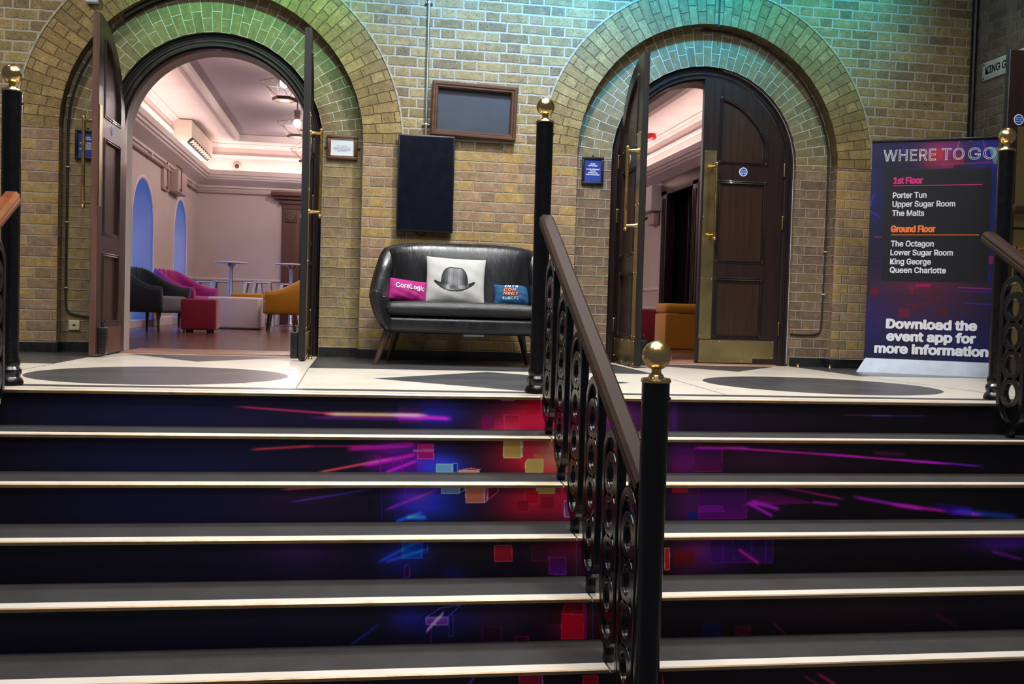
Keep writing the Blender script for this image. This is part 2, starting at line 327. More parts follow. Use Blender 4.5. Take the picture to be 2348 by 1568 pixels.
def flip(me):
    bm = bmesh.new(); bm.from_mesh(me); bmesh.ops.reverse_faces(bm, faces=bm.faces); bm.to_mesh(me); bm.free()
def tag(o, label, cat, group=None, kind=None):
    o['label'] = label; o['category'] = cat
    if group: o['group'] = group
    if kind: o['kind'] = kind
    return o
def thing(name, label, cat, loc=(0, 0, 0), rz=0.0, group=None, kind=None):
    o = bpy.data.objects.new(name, None); COL.objects.link(o); o.empty_display_size = 0.1
    o.location = loc; o.rotation_euler = (0, 0, rz); return tag(o, label, cat, group, kind)
def struct(mb, name, mats, label, cat): return tag(mb.build(name, mats), label, cat, None, 'structure')
def kids(o): return [c for c in bpy.data.objects if c.parent == o]
def dup(o, loc, rz=None, label=None):
    def cp(src, par):
        c = src.copy(); COL.objects.link(c); c.parent = par
        for ch in kids(src): cp(ch, c)
        return c
    r = cp(o, None); r.location = loc
    if rz is not None: r.rotation_euler = (0, 0, rz)
    if label: r['label'] = label
    return r
def rrect(w, h, r, n=6):
    pts = []
    for cx, cy, a0 in ((w/2-r, h/2-r, 0), (-w/2+r, h/2-r, pi/2), (-w/2+r, -h/2+r, pi), (w/2-r, -h/2+r, 3*pi/2)):
        pts += [(cx+r*cos(a0+pi/2*k/n), cy+r*sin(a0+pi/2*k/n)) for k in range(n+1)]
    return pts
def circ(r, n=32, cx=0, cy=0, ry=None): return [(cx+r*cos(2*pi*k/n), cy+(ry or r)*sin(2*pi*k/n)) for k in range(n)]
def plate(outlines, depth, bevel=0.0, fill='BOTH'):
    """flat plate with holes from 2D outlines (first = outer), thickness = depth, centred on z=0; returns a mesh datablock"""
    cu = bpy.data.curves.new('plate', 'CURVE'); cu.dimensions = '2D'; cu.fill_mode = fill; cu.extrude = max(depth/2-bevel, 0) if depth else 0; cu.bevel_depth = bevel; cu.bevel_resolution = 1
    for ol in outlines:
        sp = cu.splines.new('POLY'); sp.points.add(len(ol)-1); sp.use_cyclic_u = True
        for p, q in zip(sp.points, ol): p.co = (q[0], q[1], 0, 1)
    return ev(cu)
def ev(cu):
    o = bpy.data.objects.new('tmp', cu); COL.objects.link(o); bpy.context.view_layer.update()
    dg = bpy.context.evaluated_depsgraph_get(); me = bpy.data.meshes.new_from_object(o.evaluated_get(dg))
    bpy.data.objects.remove(o); bpy.data.curves.remove(cu); return me
XZ = Matrix(((1, 0, 0, 0), (0, 0, -1, 0), (0, 1, 0, 0), (0, 0, 0, 1)))    # (x,y,z) -> (x,-z,y): plate stands facing -Y
YZ = Matrix(((0, 0, 1, 0), (1, 0, 0, 0), (0, 1, 0, 0), (0, 0, 0, 1)))     # plate stands in the Y-Z plane
FONT = None
try:
    import os
    FONT = bpy.data.fonts.load(os.path.join(bpy.utils.system_resource('DATAFILES'), 'fonts', 'Inter.woff2'))
except Exception: FONT = None
def glyphs(body, shear, space, fill):
    cu = bpy.data.curves.new('txt', 'FONT'); cu.body = body; cu.size = 1.0; cu.shear = shear; cu.space_character = space; cu.resolution_u = 4; cu.fill_mode = fill
    if FONT: cu.font = FONT
    return ev(cu)
_h = glyphs('H', 0, 1, 'FRONT'); CAPH = max(v.co.y for v in _h.vertices); bpy.data.meshes.remove(_h)
def text(mb, body, cap, origin, M3=None, width=None, align='LEFT', bold=0.0, outline=0.0, mi=0, shear=0.0, space=1.0, ext=0.0006, warp=None, maxw=None):
    """letters with cap height `cap` (stretched to `width` if given) standing on `origin` in the plane of M3 (default facing -Y)"""
    me = glyphs(body, shear, space, 'NONE' if outline else 'FRONT'); k = cap/CAPH
    xs = [v.co.x for v in me.vertices]; x0, x1 = min(xs), max(xs); kx = k
    if width: kx = width/(x1-x0)
    elif maxw and (x1-x0)*k > maxw: kx = maxw/(x1-x0)
    off = {'LEFT': x0, 'CENTER': (x0+x1)/2, 'RIGHT': x1}[align]
    P = [((v.co.x-off)*kx, v.co.y*k) for v in me.vertices]
    co = []; faces = []
    if outline:                                           # thin ink line along every letter edge
        for n_, e in enumerate(me.edges):
            (ax, ay), (bx, by) = P[e.vertices[0]], P[e.vertices[1]]; L = hypot(bx-ax, by-ay)
            if L < 1e-7: continue
            ux, uy = (bx-ax)/L*outline, (by-ay)/L*outline; z = ext+0.00003*(n_ % 4); b0 = len(co)
            co += [(ax-ux*0.7+uy, ay-uy*0.7-ux, z), (bx+ux*0.7+uy, by+uy*0.7-ux, z), (bx+ux*0.7-uy, by+uy*0.7+ux, z), (ax-ux*0.7-uy, ay-uy*0.7+ux, z)]; faces.append([b0, b0+1, b0+2, b0+3])
    else:                                                 # weight comes from stacked, slightly shifted copies
        F = [list(p.vertices) for p in me.polygons]; r = bold*k
        for n_, (dx, dy) in enumerate([(0, 0)]+([(cos(pi*q/6), sin(pi*q/6)) for q in range(12)] if bold else [])):
            b0 = len(co); co += [(x+dx*r, y+dy*r*0.8, ext+0.00002*n_) for x, y in P]; faces += [[b0+q for q in f] for f in F]
    bpy.data.meshes.remove(me); T = (M3 or XZ); vs = []
    for p in co:
        if warp: z_ = p[2]; p = warp(p); p = (p[0], p[1], p[2]+z_-ext)
        q = T @ Vector(p); vs.append((q.x+origin[0], q.y+origin[1], q.z+origin[2]))
    mb.add(vs, faces, mi); return mb
def color_mesh(o, cols):
    """float colours per vertex, given as an (n,3) sRGB 0-255 array"""
    c = np.clip(np.asarray(cols, float)/255.0, 0, 1); lin = np.where(c <= 0.04045, c/12.92, ((c+0.055)/1.055)**2.4)
    a = o.data.color_attributes.new('Col', 'FLOAT_COLOR', 'POINT'); full = np.ones((len(lin), 4), np.float32); full[:, :3] = lin
    a.data.foreach_set('color', full.ravel())
def fast_grid(name, xs, ys, fn, mat, parent=None):
    """regular grid mesh through numpy; fn(X,Y)->(x,y,z) arrays"""
    X, Y = np.meshgrid(xs, ys); P = np.stack(fn(X, Y), -1).reshape(-1, 3); nx, ny = len(xs), len(ys)
    i = np.arange(nx-1); j = np.arange(ny-1); I, J = np.meshgrid(i, j); a = (J*nx+I).ravel()
    F = np.stack([a, a+1, a+1+nx, a+nx], -1)
    me = bpy.data.meshes.new(name); me.vertices.add(len(P)); me.vertices.foreach_set('co', P.astype(np.float32).ravel())
    me.loops.add(F.size); me.loops.foreach_set('vertex_index', F.ravel().astype(np.int32)); me.polygons.add(len(F))
    me.polygons.foreach_set('loop_start', np.arange(0, F.size, 4, dtype=np.int32)); me.polygons.foreach_set('loop_total', np.full(len(F), 4, np.int32))
    me.update(calc_edges=True); me.validate(); me.materials.append(mat); me.polygons.foreach_set('use_smooth', np.ones(len(F), bool))
    o = bpy.data.objects.new(name, me); COL.objects.link(o)
    if parent: o.parent = parent
    return o, X, Y

# ---------------------------------------------------------------- the setting
C1, C2, ZS, RO, RX, RI, RF = -1.0772, 2.7253, 1.622, 1.078, 1.375, 0.775, 0.685
REC = 0.112; XR = 4.973; XL = -4.4; ZT = 4.8
NT, ND, NR = -3.0146, 0.2727, 0.1560      # first nosing Y, going, rise

def arch(mb, C, prof, mi=0, part='both', zb=0.0, u0=0.0, n=56, smooth=False, leg='xz'):
    """sweep a profile of (radius, y) points up the jambs and round a semicircle; brick UVs in metres"""
    cum = [u0]
    for (r0, y0), (r1, y1) in zip(prof, prof[1:]): cum.append(cum[-1]+hypot(r1-r0, y1-y0))
    rm = sum(r for r, _ in prof)/len(prof)
    if part in ('both', 'arc'):
        P = []; U = []
        for k in range(n+1):
            a = pi-pi*k/n
            P.append([(C+r*cos(a), y, ZS+r*sin(a)) for r, y in prof]); U.append([(c, (pi-a)*rm) for c in cum])
        mb.grid(P, mi=mi, smooth=smooth, uvs=U)
    if part in ('both', 'legs'):
        for s in (-1, 1):
            P = [[(C+s*r, y, z) for r, y in prof] for z in ((zb, ZS) if s < 0 else (ZS, zb))]
            U = [[((C+s*r) if leg == 'xz' else y, z) for (r, y), c in zip(prof, cum)] for z in ((zb, ZS) if s < 0 else (ZS, zb))]
            mb.grid(P, mi=mi, smooth=smooth, uvs=U)
def quad(mb, x0, x1, z0, z1, y, mi=0):
    mb.add([(x0, y, z0), (x1, y, z0), (x1, y, z1), (x0, y, z1)], [(0, 1, 2, 3)], mi, False, [((x0, z0), (x1, z0), (x1, z1), (x0, z1))])
def above(mb, C, r, y, zt, mi, n=48):
    xs = [C-r*cos(pi*k/n) for k in range(n+1)]
    for a, b in zip(xs, xs[1:]):
        za, zb = ZS+sqrt(max(0, r*r-(a-C)**2)), ZS+sqrt(max(0, r*r-(b-C)**2)); q = ((a, za), (b, zb), (b, zt), (a, zt))
        mb.add([(p[0], y, p[1]) for p in q], [(0, 1, 2, 3)], mi, False, [q])

w = MB()
for a, b in ((XL, C1-RO), (C1+RO, C2-RO), (C2+RO, XR)): quad(w, a, b, 0, ZS, 0, 0)
for a, b in ((XL, C1-RX), (C1+RX, C2-RX), (C2+RX, XR)): quad(w, a, b, ZS, ZT, 0, 1)
for C in (C1, C2):
    above(w, C, RX, 0, ZT, 1)
    arch(w, C, [(RX, 0), (RO, 0)], 2, 'arc')
    arch(w, C, [(RX+0.006, 0), (RX+0.006, -0.006), (RX-0.008, -0.006), (RX-0.008, 0)], 3, 'arc')
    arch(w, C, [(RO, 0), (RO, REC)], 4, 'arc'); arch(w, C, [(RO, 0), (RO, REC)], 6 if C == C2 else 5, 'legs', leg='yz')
    arch(w, C, [(RO, REC), (RI, REC)], 7, 'arc'); arch(w, C, [(RO, REC), (RI, REC)], 6 if C == C2 else 5, 'legs')
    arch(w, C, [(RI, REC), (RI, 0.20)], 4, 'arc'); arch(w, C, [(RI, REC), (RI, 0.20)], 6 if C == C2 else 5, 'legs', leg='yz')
struct(w, 'wall_front', [M['brick_low'], M['brick_up'], M['ring_out'], M['joint'], M['soffit'], M['jamb'], M['jamb_red'], M['ring_in']],
       'yellow stock brick wall with two large arched doorways', 'wall')
w = MB()
w.add([(XR, 0, 0), (XR, -3.4, 0), (XR, -3.4, ZT), (XR, 0, ZT)], [(0, 1, 2, 3)], 0, False, [((0, 0), (3.4, 0), (3.4, ZT), (0, ZT))])
struct(w, 'wall_right', M['brick_dark'], 'greyish brick side wall carrying the white room sign', 'wall')
# skirting
def skirt(name, segs, label):
    s = MB()
    for x0, x1, y0, y1 in segs: s.box(x0, x1, y0, y1, 0, 0.072)
    return struct(s, name, M['skirt'], label, 'skirting')
t = 0.012
def rec_skirt(C):
    return [(C-RO, C-RI-0.004, REC-t, REC+0.01), (C+RI+0.004, C+RO, REC-t, REC+0.01), (C-RO-0.002, C-RO+t, -t, REC), (C+RO-t, C+RO+0.002, -t, REC)]
skirt('baseboard_left', [(XL, C1-RO, -t, 0.01)]+rec_skirt(C1), 'low black skirting along the brick beside the left doorway')
skirt('baseboard_middle', [(C1+RO, C2-RO, -t, 0.01)], 'low black skirting along the brick behind the sofa')
skirt('baseboard_right', [(C2+RO, XR, -t, 0.01)]+rec_skirt(C2)+[(XR-t, XR+0.01, -3.0, 0)], 'low black skirting along the brick beside the right doorway')
# door frames
FP = [(RI, 0.172), (RI, 0.152), (0.763, 0.143), (0.752, 0.146), (0.748, 0.154), (0.738, 0.154), (0.728, 0.146), (0.716, 0.146), (0.708, 0.156), (0.700, 0.162), (RF, 0.162), (RF, 0.194), (0.672, 0.194), (0.672, 0.262)]
for nm, C, lb in (('trim_1', C1, 'dark moulded timber arch frame of the left doorway'), ('trim_2', C2, 'dark moulded timber arch frame of the right doorway')):
    f = MB(); arch(f, C, FP, smooth=False, n=72); f.uv = {}; struct(f, nm, M['doorframe'], lb, 'door frame')
# landing floor with charcoal inlay
f = MB(); f.box(-4.4, XR, NT+0.045, 0.30, -0.12, 0.0, 0)
e = 0.0008
def poly(pts, mi=1): f.add([(x, y, e) for x, y in pts], [tuple(range(len(pts)))], mi)
for cx, cy, r in ((-1.04, -2.03, 0.665), (2.75, -1.95, 0.69)): poly([(cx+r*cos(2*pi*k/72), cy+r*sin(2*pi*k/72)) for k in range(72)])
poly([(-0.305, 0.12), (-0.305, -1.215), (1.95, -1.215), (1.95, 0.12)][::-1]); poly([(-4.4, 0.12), (-4.4, -1.27), (-1.80, -1.27), (-1.80, 0.12)][::-1])
poly([(3.52, 0.12), (3.52, -1.0), (XR, -1.0), (XR, 0.12)][::-1])
poly([(0.09, -2.04), (0.815, -2.72), (1.55, -2.03), (0.815, -1.31)])
poly([(-1.66, 0.0), (-1.05, -0.80), (-0.44, 0.0)]); poly([(2.12, 0.0), (2.72, -0.75), (3.32, 0.0)])
poly([(-4.4, -2.86), (XR, -2.86), (XR, -2.765), (-4.4, -2.765)])
for x0, y0, x1, y1 in ((-0.305, -1.215, -0.285, -2.765), (1.95, -1.215, 1.85, -2.765), (-1.80, -1.27, -1.80, -2.765), (3.52, -1.0, 3.6, -2.765)):
    d = 0.0035; f.add([(x0-d, y0, e), (x1-d, y1, e), (x1+d, y1, e), (x0+d, y0, e)], [(0, 1, 2, 3)], 2)
struct(f, 'floor_landing', [M['white_slab'], M['dark_slab'], M['seam']], 'polished cream stone landing with charcoal circles and diamonds', 'floor')
for nm, C, lb in (('threshold_1', C1, 'worn wooden threshold of the left doorway'), ('threshold_2', C2, 'worn wooden threshold of the right doorway')):
    f = MB(); f.rbox(C-0.66, C+0.66, 0.10, 0.72, -0.02, 0.010, 0.004); struct(f, 'trim_3' if C == C1 else 'trim_4', M['threshold'], lb, 'threshold')

# ---------------------------------------------------------------- the stairs
SX0, SX1 = -1.95, 3.75
st = thing('staircase', 'wide dark staircase with printed graphics on its risers and cream nosing strips', 'stairs', (0.9, NT, 0))
ART = [(1, 'g', 0.361, 0.549, 0.142, 0.563, (10, 12, 90)),
 (1, 'g', -0.927, 0.375, 0.563, 0.674, (2, 4, 22)),
 (1, 'g', 0.832, 0.444, 0.178, 0.854, (150, 8, 25)),
 (1, 'g', 0.669, 0.007, 0.103, 0.354, (90, 10, 40)),
 (1, 'g', 1.041, 0.535, 0.19, 0.861, (80, 8, 40)),
 (1, 'g', 1.232, 0.479, 0.128, 0.868, (50, 8, 60)),
 (1, 'g', 1.5, 0.569, 0.026, 0.875, (30, 4, 48)),
 (1, 'g', 1.708, 0.66, 0.333, 0.882, (10, 4, 18)),
 (1, 'q', [(0.187, 0.187),
 (0.292, 0.194),
 (0.29, 0.75),
 (0.185, 0.743)], (58, 28, 70),
 (70, 24, 74), None, 0.7),
 (1, 'q', [(0.576, 0.042),
 (0.633, 0.049),
 (0.632, 0.486),
 (0.574, 0.479)], (84, 20, 72),
 (110, 16, 60), None, 0.8),
 (1, 'q', [(0.679, 0.021),
 (0.751, 0.028),
 (0.749, 0.507),
 (0.677, 0.507)], (130, 16, 48),
 (190, 50, 60),
 (190, 60, 80), 0.7),
 (1, 'q', [(0.784, 0.514),
 (0.848, 0.521),
 (0.847, 0.917),
 (0.782, 0.91)], (176, 20, 40),
 (176, 20, 40), None, 0.8),
 (1, 'q', [(0.661, 0.938),
 (0.726, 0.944),
 (0.726, 1.049),
 (0.66, 1.042)], (150, 104, 150),
 (150, 104, 150),
 (190, 140, 190), 0.7),
 (1, 'q', [(1.152, 0.222),
 (1.171, 0.229),
 (1.17, 0.569),
 (1.151, 0.569)], (150, 110, 190),
 (150, 110, 190),
 (190, 160, 220), 0.8),
 (1, 'q', [(0.9, 0.021),
 (0.98, 0.028),
 (0.976, 0.882),
 (0.897, 0.875)], (150, 14, 40),
 (190, 60, 50), None, 0.6),
 (1, 'l', -0.545, 0.66, -0.074, 0.444, 0.035, (150, 20, 40)),
 (1, 'l', -0.152, 0.451, 0.332, 0.444, 0.06, (235, 150, 100)),
 (1, 'l', 0.162, 0.444, 0.443, 0.333, 0.07, (150, 10, 150)),
 (1, 'l', -0.229, 0.333, 0.362, 0.312, 0.05, (50, 5, 60)),
 (1, 'l', 2.36, 0.625, 2.638, 0.618, 0.03, (60, 10, 40)),
 (1, 'l', 2.498, 0.604, 2.825, 0.632, 0.03, (10, 20, 80)),
 (2, 'g', 0.27, 0.312, 0.151, 0.59, (30, 10, 90)),
 (2, 'g', 0.384, 0.118, 0.095, 0.458, (0, 40, 130)),
 (2, 'g', 0.157, 0.444, 0.112, 0.527, (70, 5, 70)),
 (2, 'g', 0.767, 0.597, 0.177, 0.805, (160, 8, 25)),
 (2, 'g', 0.865, 0.604, 0.089, 0.611, (90, 70, 30)),
 (2, 'g', 0.983, 0.604, 0.16, 0.812, (150, 30, 25)),
 (2, 'g', 1.163, 0.542, 0.121, 0.813, (110, 10, 50)),
 (2, 'g', 1.468, 0.486, 0.082, 0.826, (46, 6, 62)),
 (2, 'g', -0.868, 0.41, 0.53, 0.757, (2, 4, 22)),
 (2, 'g', 1.862, 0.639, 0.341, 0.695, (26, 4, 20)),
 (2, 'q', [(0.098, 0.049),
 (0.263, 0.049),
 (0.261, 0.604),
 (0.097, 0.597)], (66, 14, 74),
 (74, 14, 100), None, 0.6),
 (2, 'q', [(0.264, 0.41),
 (0.335, 0.41),
 (0.334, 0.882),
 (0.262, 0.882)], (205, 22, 120),
 (150, 8, 90),
 (200, 70, 150), 0.9),
 (2, 'q', [(0.244, 0.632),
 (0.333, 0.632),
 (0.332, 0.715),
 (0.244, 0.708)], (220, 120, 170),
 (220, 120, 170), None, 0.7),
 (2, 'q', [(0.639, 0.458),
 (0.719, 0.458),
 (0.716, 1.049),
 (0.637, 1.049)], (190, 146, 74),
 (180, 140, 84),
 (226, 186, 116), 1.0),
 (2, 'q', [(0.719, 0.486),
 (0.727, 0.486),
 (0.724, 1.049),
 (0.716, 1.049)], (120, 60, 30),
 (120, 60, 30),
 (230, 200, 150), 1.0),
 (2, 'q', [(0.738, 0.007),
 (0.82, 0.007),
 (0.819, 0.437),
 (0.748, 0.437),
 (0.737, 0.326)], (176, 152, 84),
 (170, 150, 84),
 (214, 180, 110), 1.0),
 (2, 'q', [(0.776, 0.437),
 (0.819, 0.437),
 (0.818, 0.583),
 (0.775, 0.583)], (190, 110, 60),
 (190, 110, 60), None, 0.6),
 (2, 'q', [(0.346, 0.0),
 (0.419, 0.0),
 (0.418, 0.278),
 (0.345, 0.278)], (104, 146, 212),
 (96, 140, 206),
 (140, 180, 236), 1.0),
 (2, 'q', [(0.419, 0.0),
 (0.441, 0.0),
 (0.44, 0.292),
 (0.417, 0.292)], (20, 44, 130),
 (20, 44, 130),
 (96, 120, 220), 1.0),
 (2, 'q', [(0.443, 0.0),
 (0.537, 0.0),
 (0.537, 0.083),
 (0.443, 0.083)], (190, 116, 96),
 (190, 116, 96),
 (220, 150, 130), 1.0),
 (2, 'q', [(0.445, 0.083),
 (0.533, 0.083),
 (0.541, 0.111),
 (0.498, 0.16)], (120, 20, 30),
 (120, 20, 30),
 (220, 120, 140), 0.8),
 (2, 'l', -0.447, 0.667, -0.176, 0.792, 0.04, (170, 40, 30)),
 (2, 'l', -0.231, 0.778, 0.081, 0.806, 0.03, (130, 10, 50)),
 (2, 'l', -0.048, 0.694, 0.268, 0.868, 0.07, (190, 5, 110)),
 (2, 'l', -0.174, -0.021, 0.166, 0.444, 0.04, (170, 50, 30)),
 (2, 'l', 0.027, 0.201, 0.269, 0.576, 0.06, (130, 5, 90)),
 (2, 'l', 0.121, -0.014, 0.269, 0.382, 0.05, (110, 5, 110)),
 (2, 'q', [(0.104, 0.007),
 (0.108, 0.007),
 (0.106, 0.507),
 (0.102, 0.507)], (150, 20, 140),
 (150, 20, 140), None, 0.8),
 (2, 'q', [(0.156, 0.007),
 (0.16, 0.007),
 (0.158, 0.507),
 (0.155, 0.507)], (150, 20, 140),
 (150, 20, 140), None, 0.8),
 (2, 'q', [(0.198, 0.014),
 (0.201, 0.014),
 (0.2, 0.507),
 (0.196, 0.507)], (150, 20, 140),
 (150, 20, 140), None, 0.8),
 (2, 'q', [(1.511, 0.063),
 (1.65, 0.063),
 (1.646, 0.812),
 (1.507, 0.806)], (66, 14, 84),
 (80, 10, 60),
 (120, 20, 110), 0.8),
 (2, 'q', [(1.409, 0.063),
 (1.515, 0.063),
 (1.51, 1.014),
 (1.404, 1.007)], (70, 12, 92),
 (96, 10, 70), None, 0.5),
 (2, 'l', 1.507, 0.819, 1.777, 0.819, 0.05, (150, 10, 100)),
 (2, 'l', 1.652, 0.826, 2.355, 0.542, 0.03, (190, 10, 130)),
 (2, 'l', 2.117, 0.646, 2.777, 0.326, 0.032, (190, 10, 150)),
 (2, 'l', 2.487, 0.493, 2.958, 0.25, 0.032, (90, 10, 160)),
 (2, 'l', 2.376, 0.688, 2.552, 0.639, 0.06, (60, 8, 50)),
 (3, 'g', 0.309, 0.583, 0.143, 0.555, (0, 30, 120)),
 (3, 'g', 0.238, 0.833, 0.088, 0.493, (60, 10, 110)),
 (3, 'g', 0.705, 0.646, 0.147, 0.632, (140, 8, 25)),
 (3, 'g', 0.907, 0.701, 0.131, 0.757, (120, 15, 30)),
 (3, 'g', 1.094, 0.701, 0.113, 0.764, (90, 8, 60)),
 (3, 'g', 1.399, 0.569, 0.097, 0.77, (44, 5, 50)),
 (3, 'g', 1.613, 0.569, 0.177, 0.652, (30, 4, 44)),
 (3, 'g', -0.809, 0.604, 0.496, 0.715, (2, 4, 20)),
 (3, 'g', -0.212, 0.715, 0.206, 0.486, (22, 8, 12)),
 (3, 'q', [(0.346, 0.819),
 (0.421, 0.819),
 (0.42, 1.083),
 (0.345, 1.083)], (98, 144, 214),
 (104, 148, 216),
 (160, 196, 240), 1.0),
 (3, 'q', [(0.421, 0.819),
 (0.444, 0.91),
 (0.443, 1.083),
 (0.42, 1.083)], (18, 40, 120),
 (18, 40, 120),
 (150, 150, 230), 1.0),
 (3, 'q', [(0.447, 0.535),
 (0.526, 0.535),
 (0.524, 1.083),
 (0.445, 1.083)], (196, 116, 84),
 (180, 98, 78),
 (224, 150, 170), 1.0),
 (3, 'q', [(0.526, 0.535),
 (0.538, 0.611),
 (0.536, 1.083),
 (0.524, 1.083)], (120, 24, 40),
 (120, 24, 40),
 (210, 130, 170), 1.0),
 (3, 'q', [(0.538, 0.611),
 (0.582, 0.861),
 (0.581, 1.083),
 (0.536, 1.083)], (110, 12, 36),
 (110, 12, 36),
 (190, 90, 140), 0.8),
 (3, 'q', [(0.739, 0.819),
 (0.82, 0.819),
 (0.819, 1.083),
 (0.738, 1.083)], (196, 160, 92),
 (196, 160, 92),
 (220, 186, 120), 1.0),
 (3, 'q', [(0.693, 0.493),
 (0.751, 0.493),
 (0.75, 0.882),
 (0.691, 0.882)], (196, 20, 40),
 (180, 12, 40),
 (214, 60, 60), 1.0),
 (3, 'q', [(0.655, 0.278),
 (0.712, 0.278),
 (0.711, 0.632),
 (0.654, 0.632)], (146, 14, 42),
 (130, 12, 46),
 (170, 30, 60), 0.9),
 (3, 'q', [(0.86, 0.125),
 (0.932, 0.118),
 (0.93, 0.604),
 (0.858, 0.604)], (110, 60, 120),
 (120, 70, 130),
 (190, 140, 200), 0.9),
 (3, 'q', [(0.761, 0.389),
 (0.816, 0.389),
 (0.815, 0.729),
 (0.76, 0.729)], (120, 20, 30),
 (120, 20, 30), None, 0.5),
 (3, 'q', [(0.107, 0.097),
 (0.112, 0.097),
 (0.109, 1.083),
 (0.104, 1.083)], (80, 15, 80),
 (30, 30, 150), None, 0.8),
 (3, 'q', [(0.161, 0.097),
 (0.167, 0.097),
 (0.163, 1.083),
 (0.158, 1.083)], (110, 15, 110),
 (30, 30, 150), None, 0.8),
 (3, 'q', [(0.2, 0.097),
 (0.205, 0.097),
 (0.202, 1.083),
 (0.197, 1.083)], (190, 20, 150),
 (30, 30, 150), None, 0.8),
 (3, 'l', -0.297, 0.931, -0.024, 1.042, 0.03, (170, 70, 40)),
 (3, 'l', -0.262, 0.569, 0.08, 0.958, 0.03, (40, 20, 110)),
 (3, 'l', 0.117, 0.34, 0.344, 0.958, 0.04, (90, 10, 130)),
 (3, 'l', 0.162, 0.021, 0.275, 0.278, 0.05, (10, 60, 190)),
 (3, 'l', 0.205, 0.146, 0.293, 0.139, 0.06, (20, 80, 220)),
 (3, 'q', [(1.321, 0.826),
 (1.394, 0.826),
 (1.393, 1.062),
 (1.32, 1.062)], (190, 32, 40),
 (190, 32, 40), None, 0.8),
 (3, 'q', [(1.444, 0.056),
 (1.657, 0.049),
 (1.651, 1.062),
 (1.439, 1.062)], (66, 10, 90),
 (92, 10, 110),
 (130, 20, 130), 0.7),
 (3, 'q', [(1.633, 0.438),
 (1.969, 0.521),
 (1.748, 0.896)], (60, 8, 64),
 (160, 14, 134), None, 0.6),
 (3, 'q', [(1.443, 0.257),
 (1.56, 0.257),
 (1.545, 0.465),
 (1.442, 0.438)], (110, 14, 130),
 (110, 14, 130),
 (140, 20, 150), 0.8),
 (3, 'q', [(1.398, 0.056),
 (1.44, 0.056),
 (1.439, 0.257),
 (1.397, 0.264)], (14, 30, 110),
 (14, 30, 110), None, 0.8),
 (3, 'l', 1.787, 1.035, 2.11, 0.625, 0.04, (120, 10, 90)),
 (3, 'l', 1.949, 0.562, 2.081, 0.458, 0.05, (120, 10, 120)),
 (3, 'l', 2.13, 0.722, 2.482, 0.312, 0.05, (140, 10, 160)),
 (3, 'l', 2.315, 0.479, 2.778, 0.118, 0.06, (150, 8, 130)),
 (3, 'q', [(2.501, 0.556),
 (2.713, 0.389),
 (2.714, 0.118),
 (2.609, 0.146)], (30, 10, 90),
 (60, 14, 150), None, 0.8),
 (3, 'l', 2.608, 0.285, 2.95, 0.042, 0.1, (10, 40, 110)),
 (3, 'l', 1.652, 0.569, 1.782, 0.104, 0.05, (130, 10, 150)),
 (3, 'l', 1.671, 0.59, 1.811, 0.326, 0.06, (130, 10, 150)),
 (4, 'g', 0.194, 0.667, 0.099, 0.521, (4, 14, 90)),
 (4, 'g', -0.209, 0.806, 0.144, 0.563, (24, 4, 34)),
 (4, 'g', 0.799, 0.743, 0.104, 0.597, (60, 6, 20)),
 (4, 'g', 0.992, 0.486, 0.123, 0.715, (60, 6, 30)),
 (4, 'g', 1.418, 0.701, 0.127, 0.611, (40, 5, 70)),
 (4, 'g', 2.692, 0.868, 0.181, 0.278, (60, 8, 120)),
 (4, 'g', 0.378, 0.132, 0.05, 0.236, (2, 6, 40)),
 (4, 'g', 1.31, 0.708, 0.09, 0.729, (50, 5, 20)),
 (4, 'q', [(0.182, 0.542),
 (0.257, 0.535),
 (0.256, 1.035),
 (0.18, 1.035)], (2, 60, 176),
 (4, 66, 186),
 (30, 100, 220), 0.85),
 (4, 'q', [(0.257, 0.687),
 (0.278, 0.681),
 (0.277, 1.028),
 (0.256, 1.035)], (8, 16, 90),
 (8, 16, 90),
 (40, 70, 200), 0.7),
 (4, 'l', 0.084, 0.424, 0.283, 1.146, 0.05, (10, 50, 170)),
 (4, 'l', 0.114, 0.444, 0.293, 0.833, 0.04, (10, 60, 190)),
 (4, 'q', [(0.19, 0.042),
 (0.213, 0.042),
 (0.212, 0.424),
 (0.189, 0.34)], (60, 10, 50),
 (60, 10, 50),
 (90, 50, 170), 0.7),
 (4, 'q', [(0.533, 0.444),
 (0.604, 0.438),
 (0.602, 0.868),
 (0.531, 0.875)], (146, 26, 38),
 (130, 20, 36),
 (176, 50, 60), 1.0),
 (4, 'q', [(0.677, 0.431),
 (0.741, 0.424),
 (0.739, 0.84),
 (0.675, 0.84)], (60, 18, 42),
 (60, 18, 42),
 (110, 24, 44), 0.8),
 (4, 'q', [(0.747, 0.069),
 (0.816, 0.063),
 (0.814, 0.549),
 (0.745, 0.556)], (90, 14, 70),
 (76, 24, 120),
 (120, 40, 150), 1.0),
 (4, 'q', [(0.817, 0.681),
 (0.862, 0.681),
 (0.86, 1.0),
 (0.815, 1.0)], (116, 10, 36),
 (116, 10, 36), None, 0.7),
 (4, 'q', [(0.857, -0.09),
 (0.86, -0.09),
 (0.855, 0.972),
 (0.852, 0.972)], (70, 80, 110),
 (70, 80, 110), None, 0.7),
 (4, 'q', [(1.211, 0.146),
 (1.234, 0.146),
 (1.231, 0.757),
 (1.208, 0.764)], (222, 24, 40),
 (222, 24, 40),
 (240, 110, 110), 1.0),
 (4, 'q', [(1.249, 0.299),
 (1.333, 0.292),
 (1.331, 0.681),
 (1.247, 0.687)], (112, 16, 22),
 (100, 12, 16), None, 0.8),
 (4, 'q', [(1.398, 0.326),
 (1.663, 0.306),
 (1.66, 0.979),
 (1.395, 0.993)], (40, 8, 70),
 (70, 14, 120),
 (100, 20, 130), 0.7),
 (4, 'l', 1.512, 0.715, 1.606, 0.285, 0.04, (230, 16, 60)),
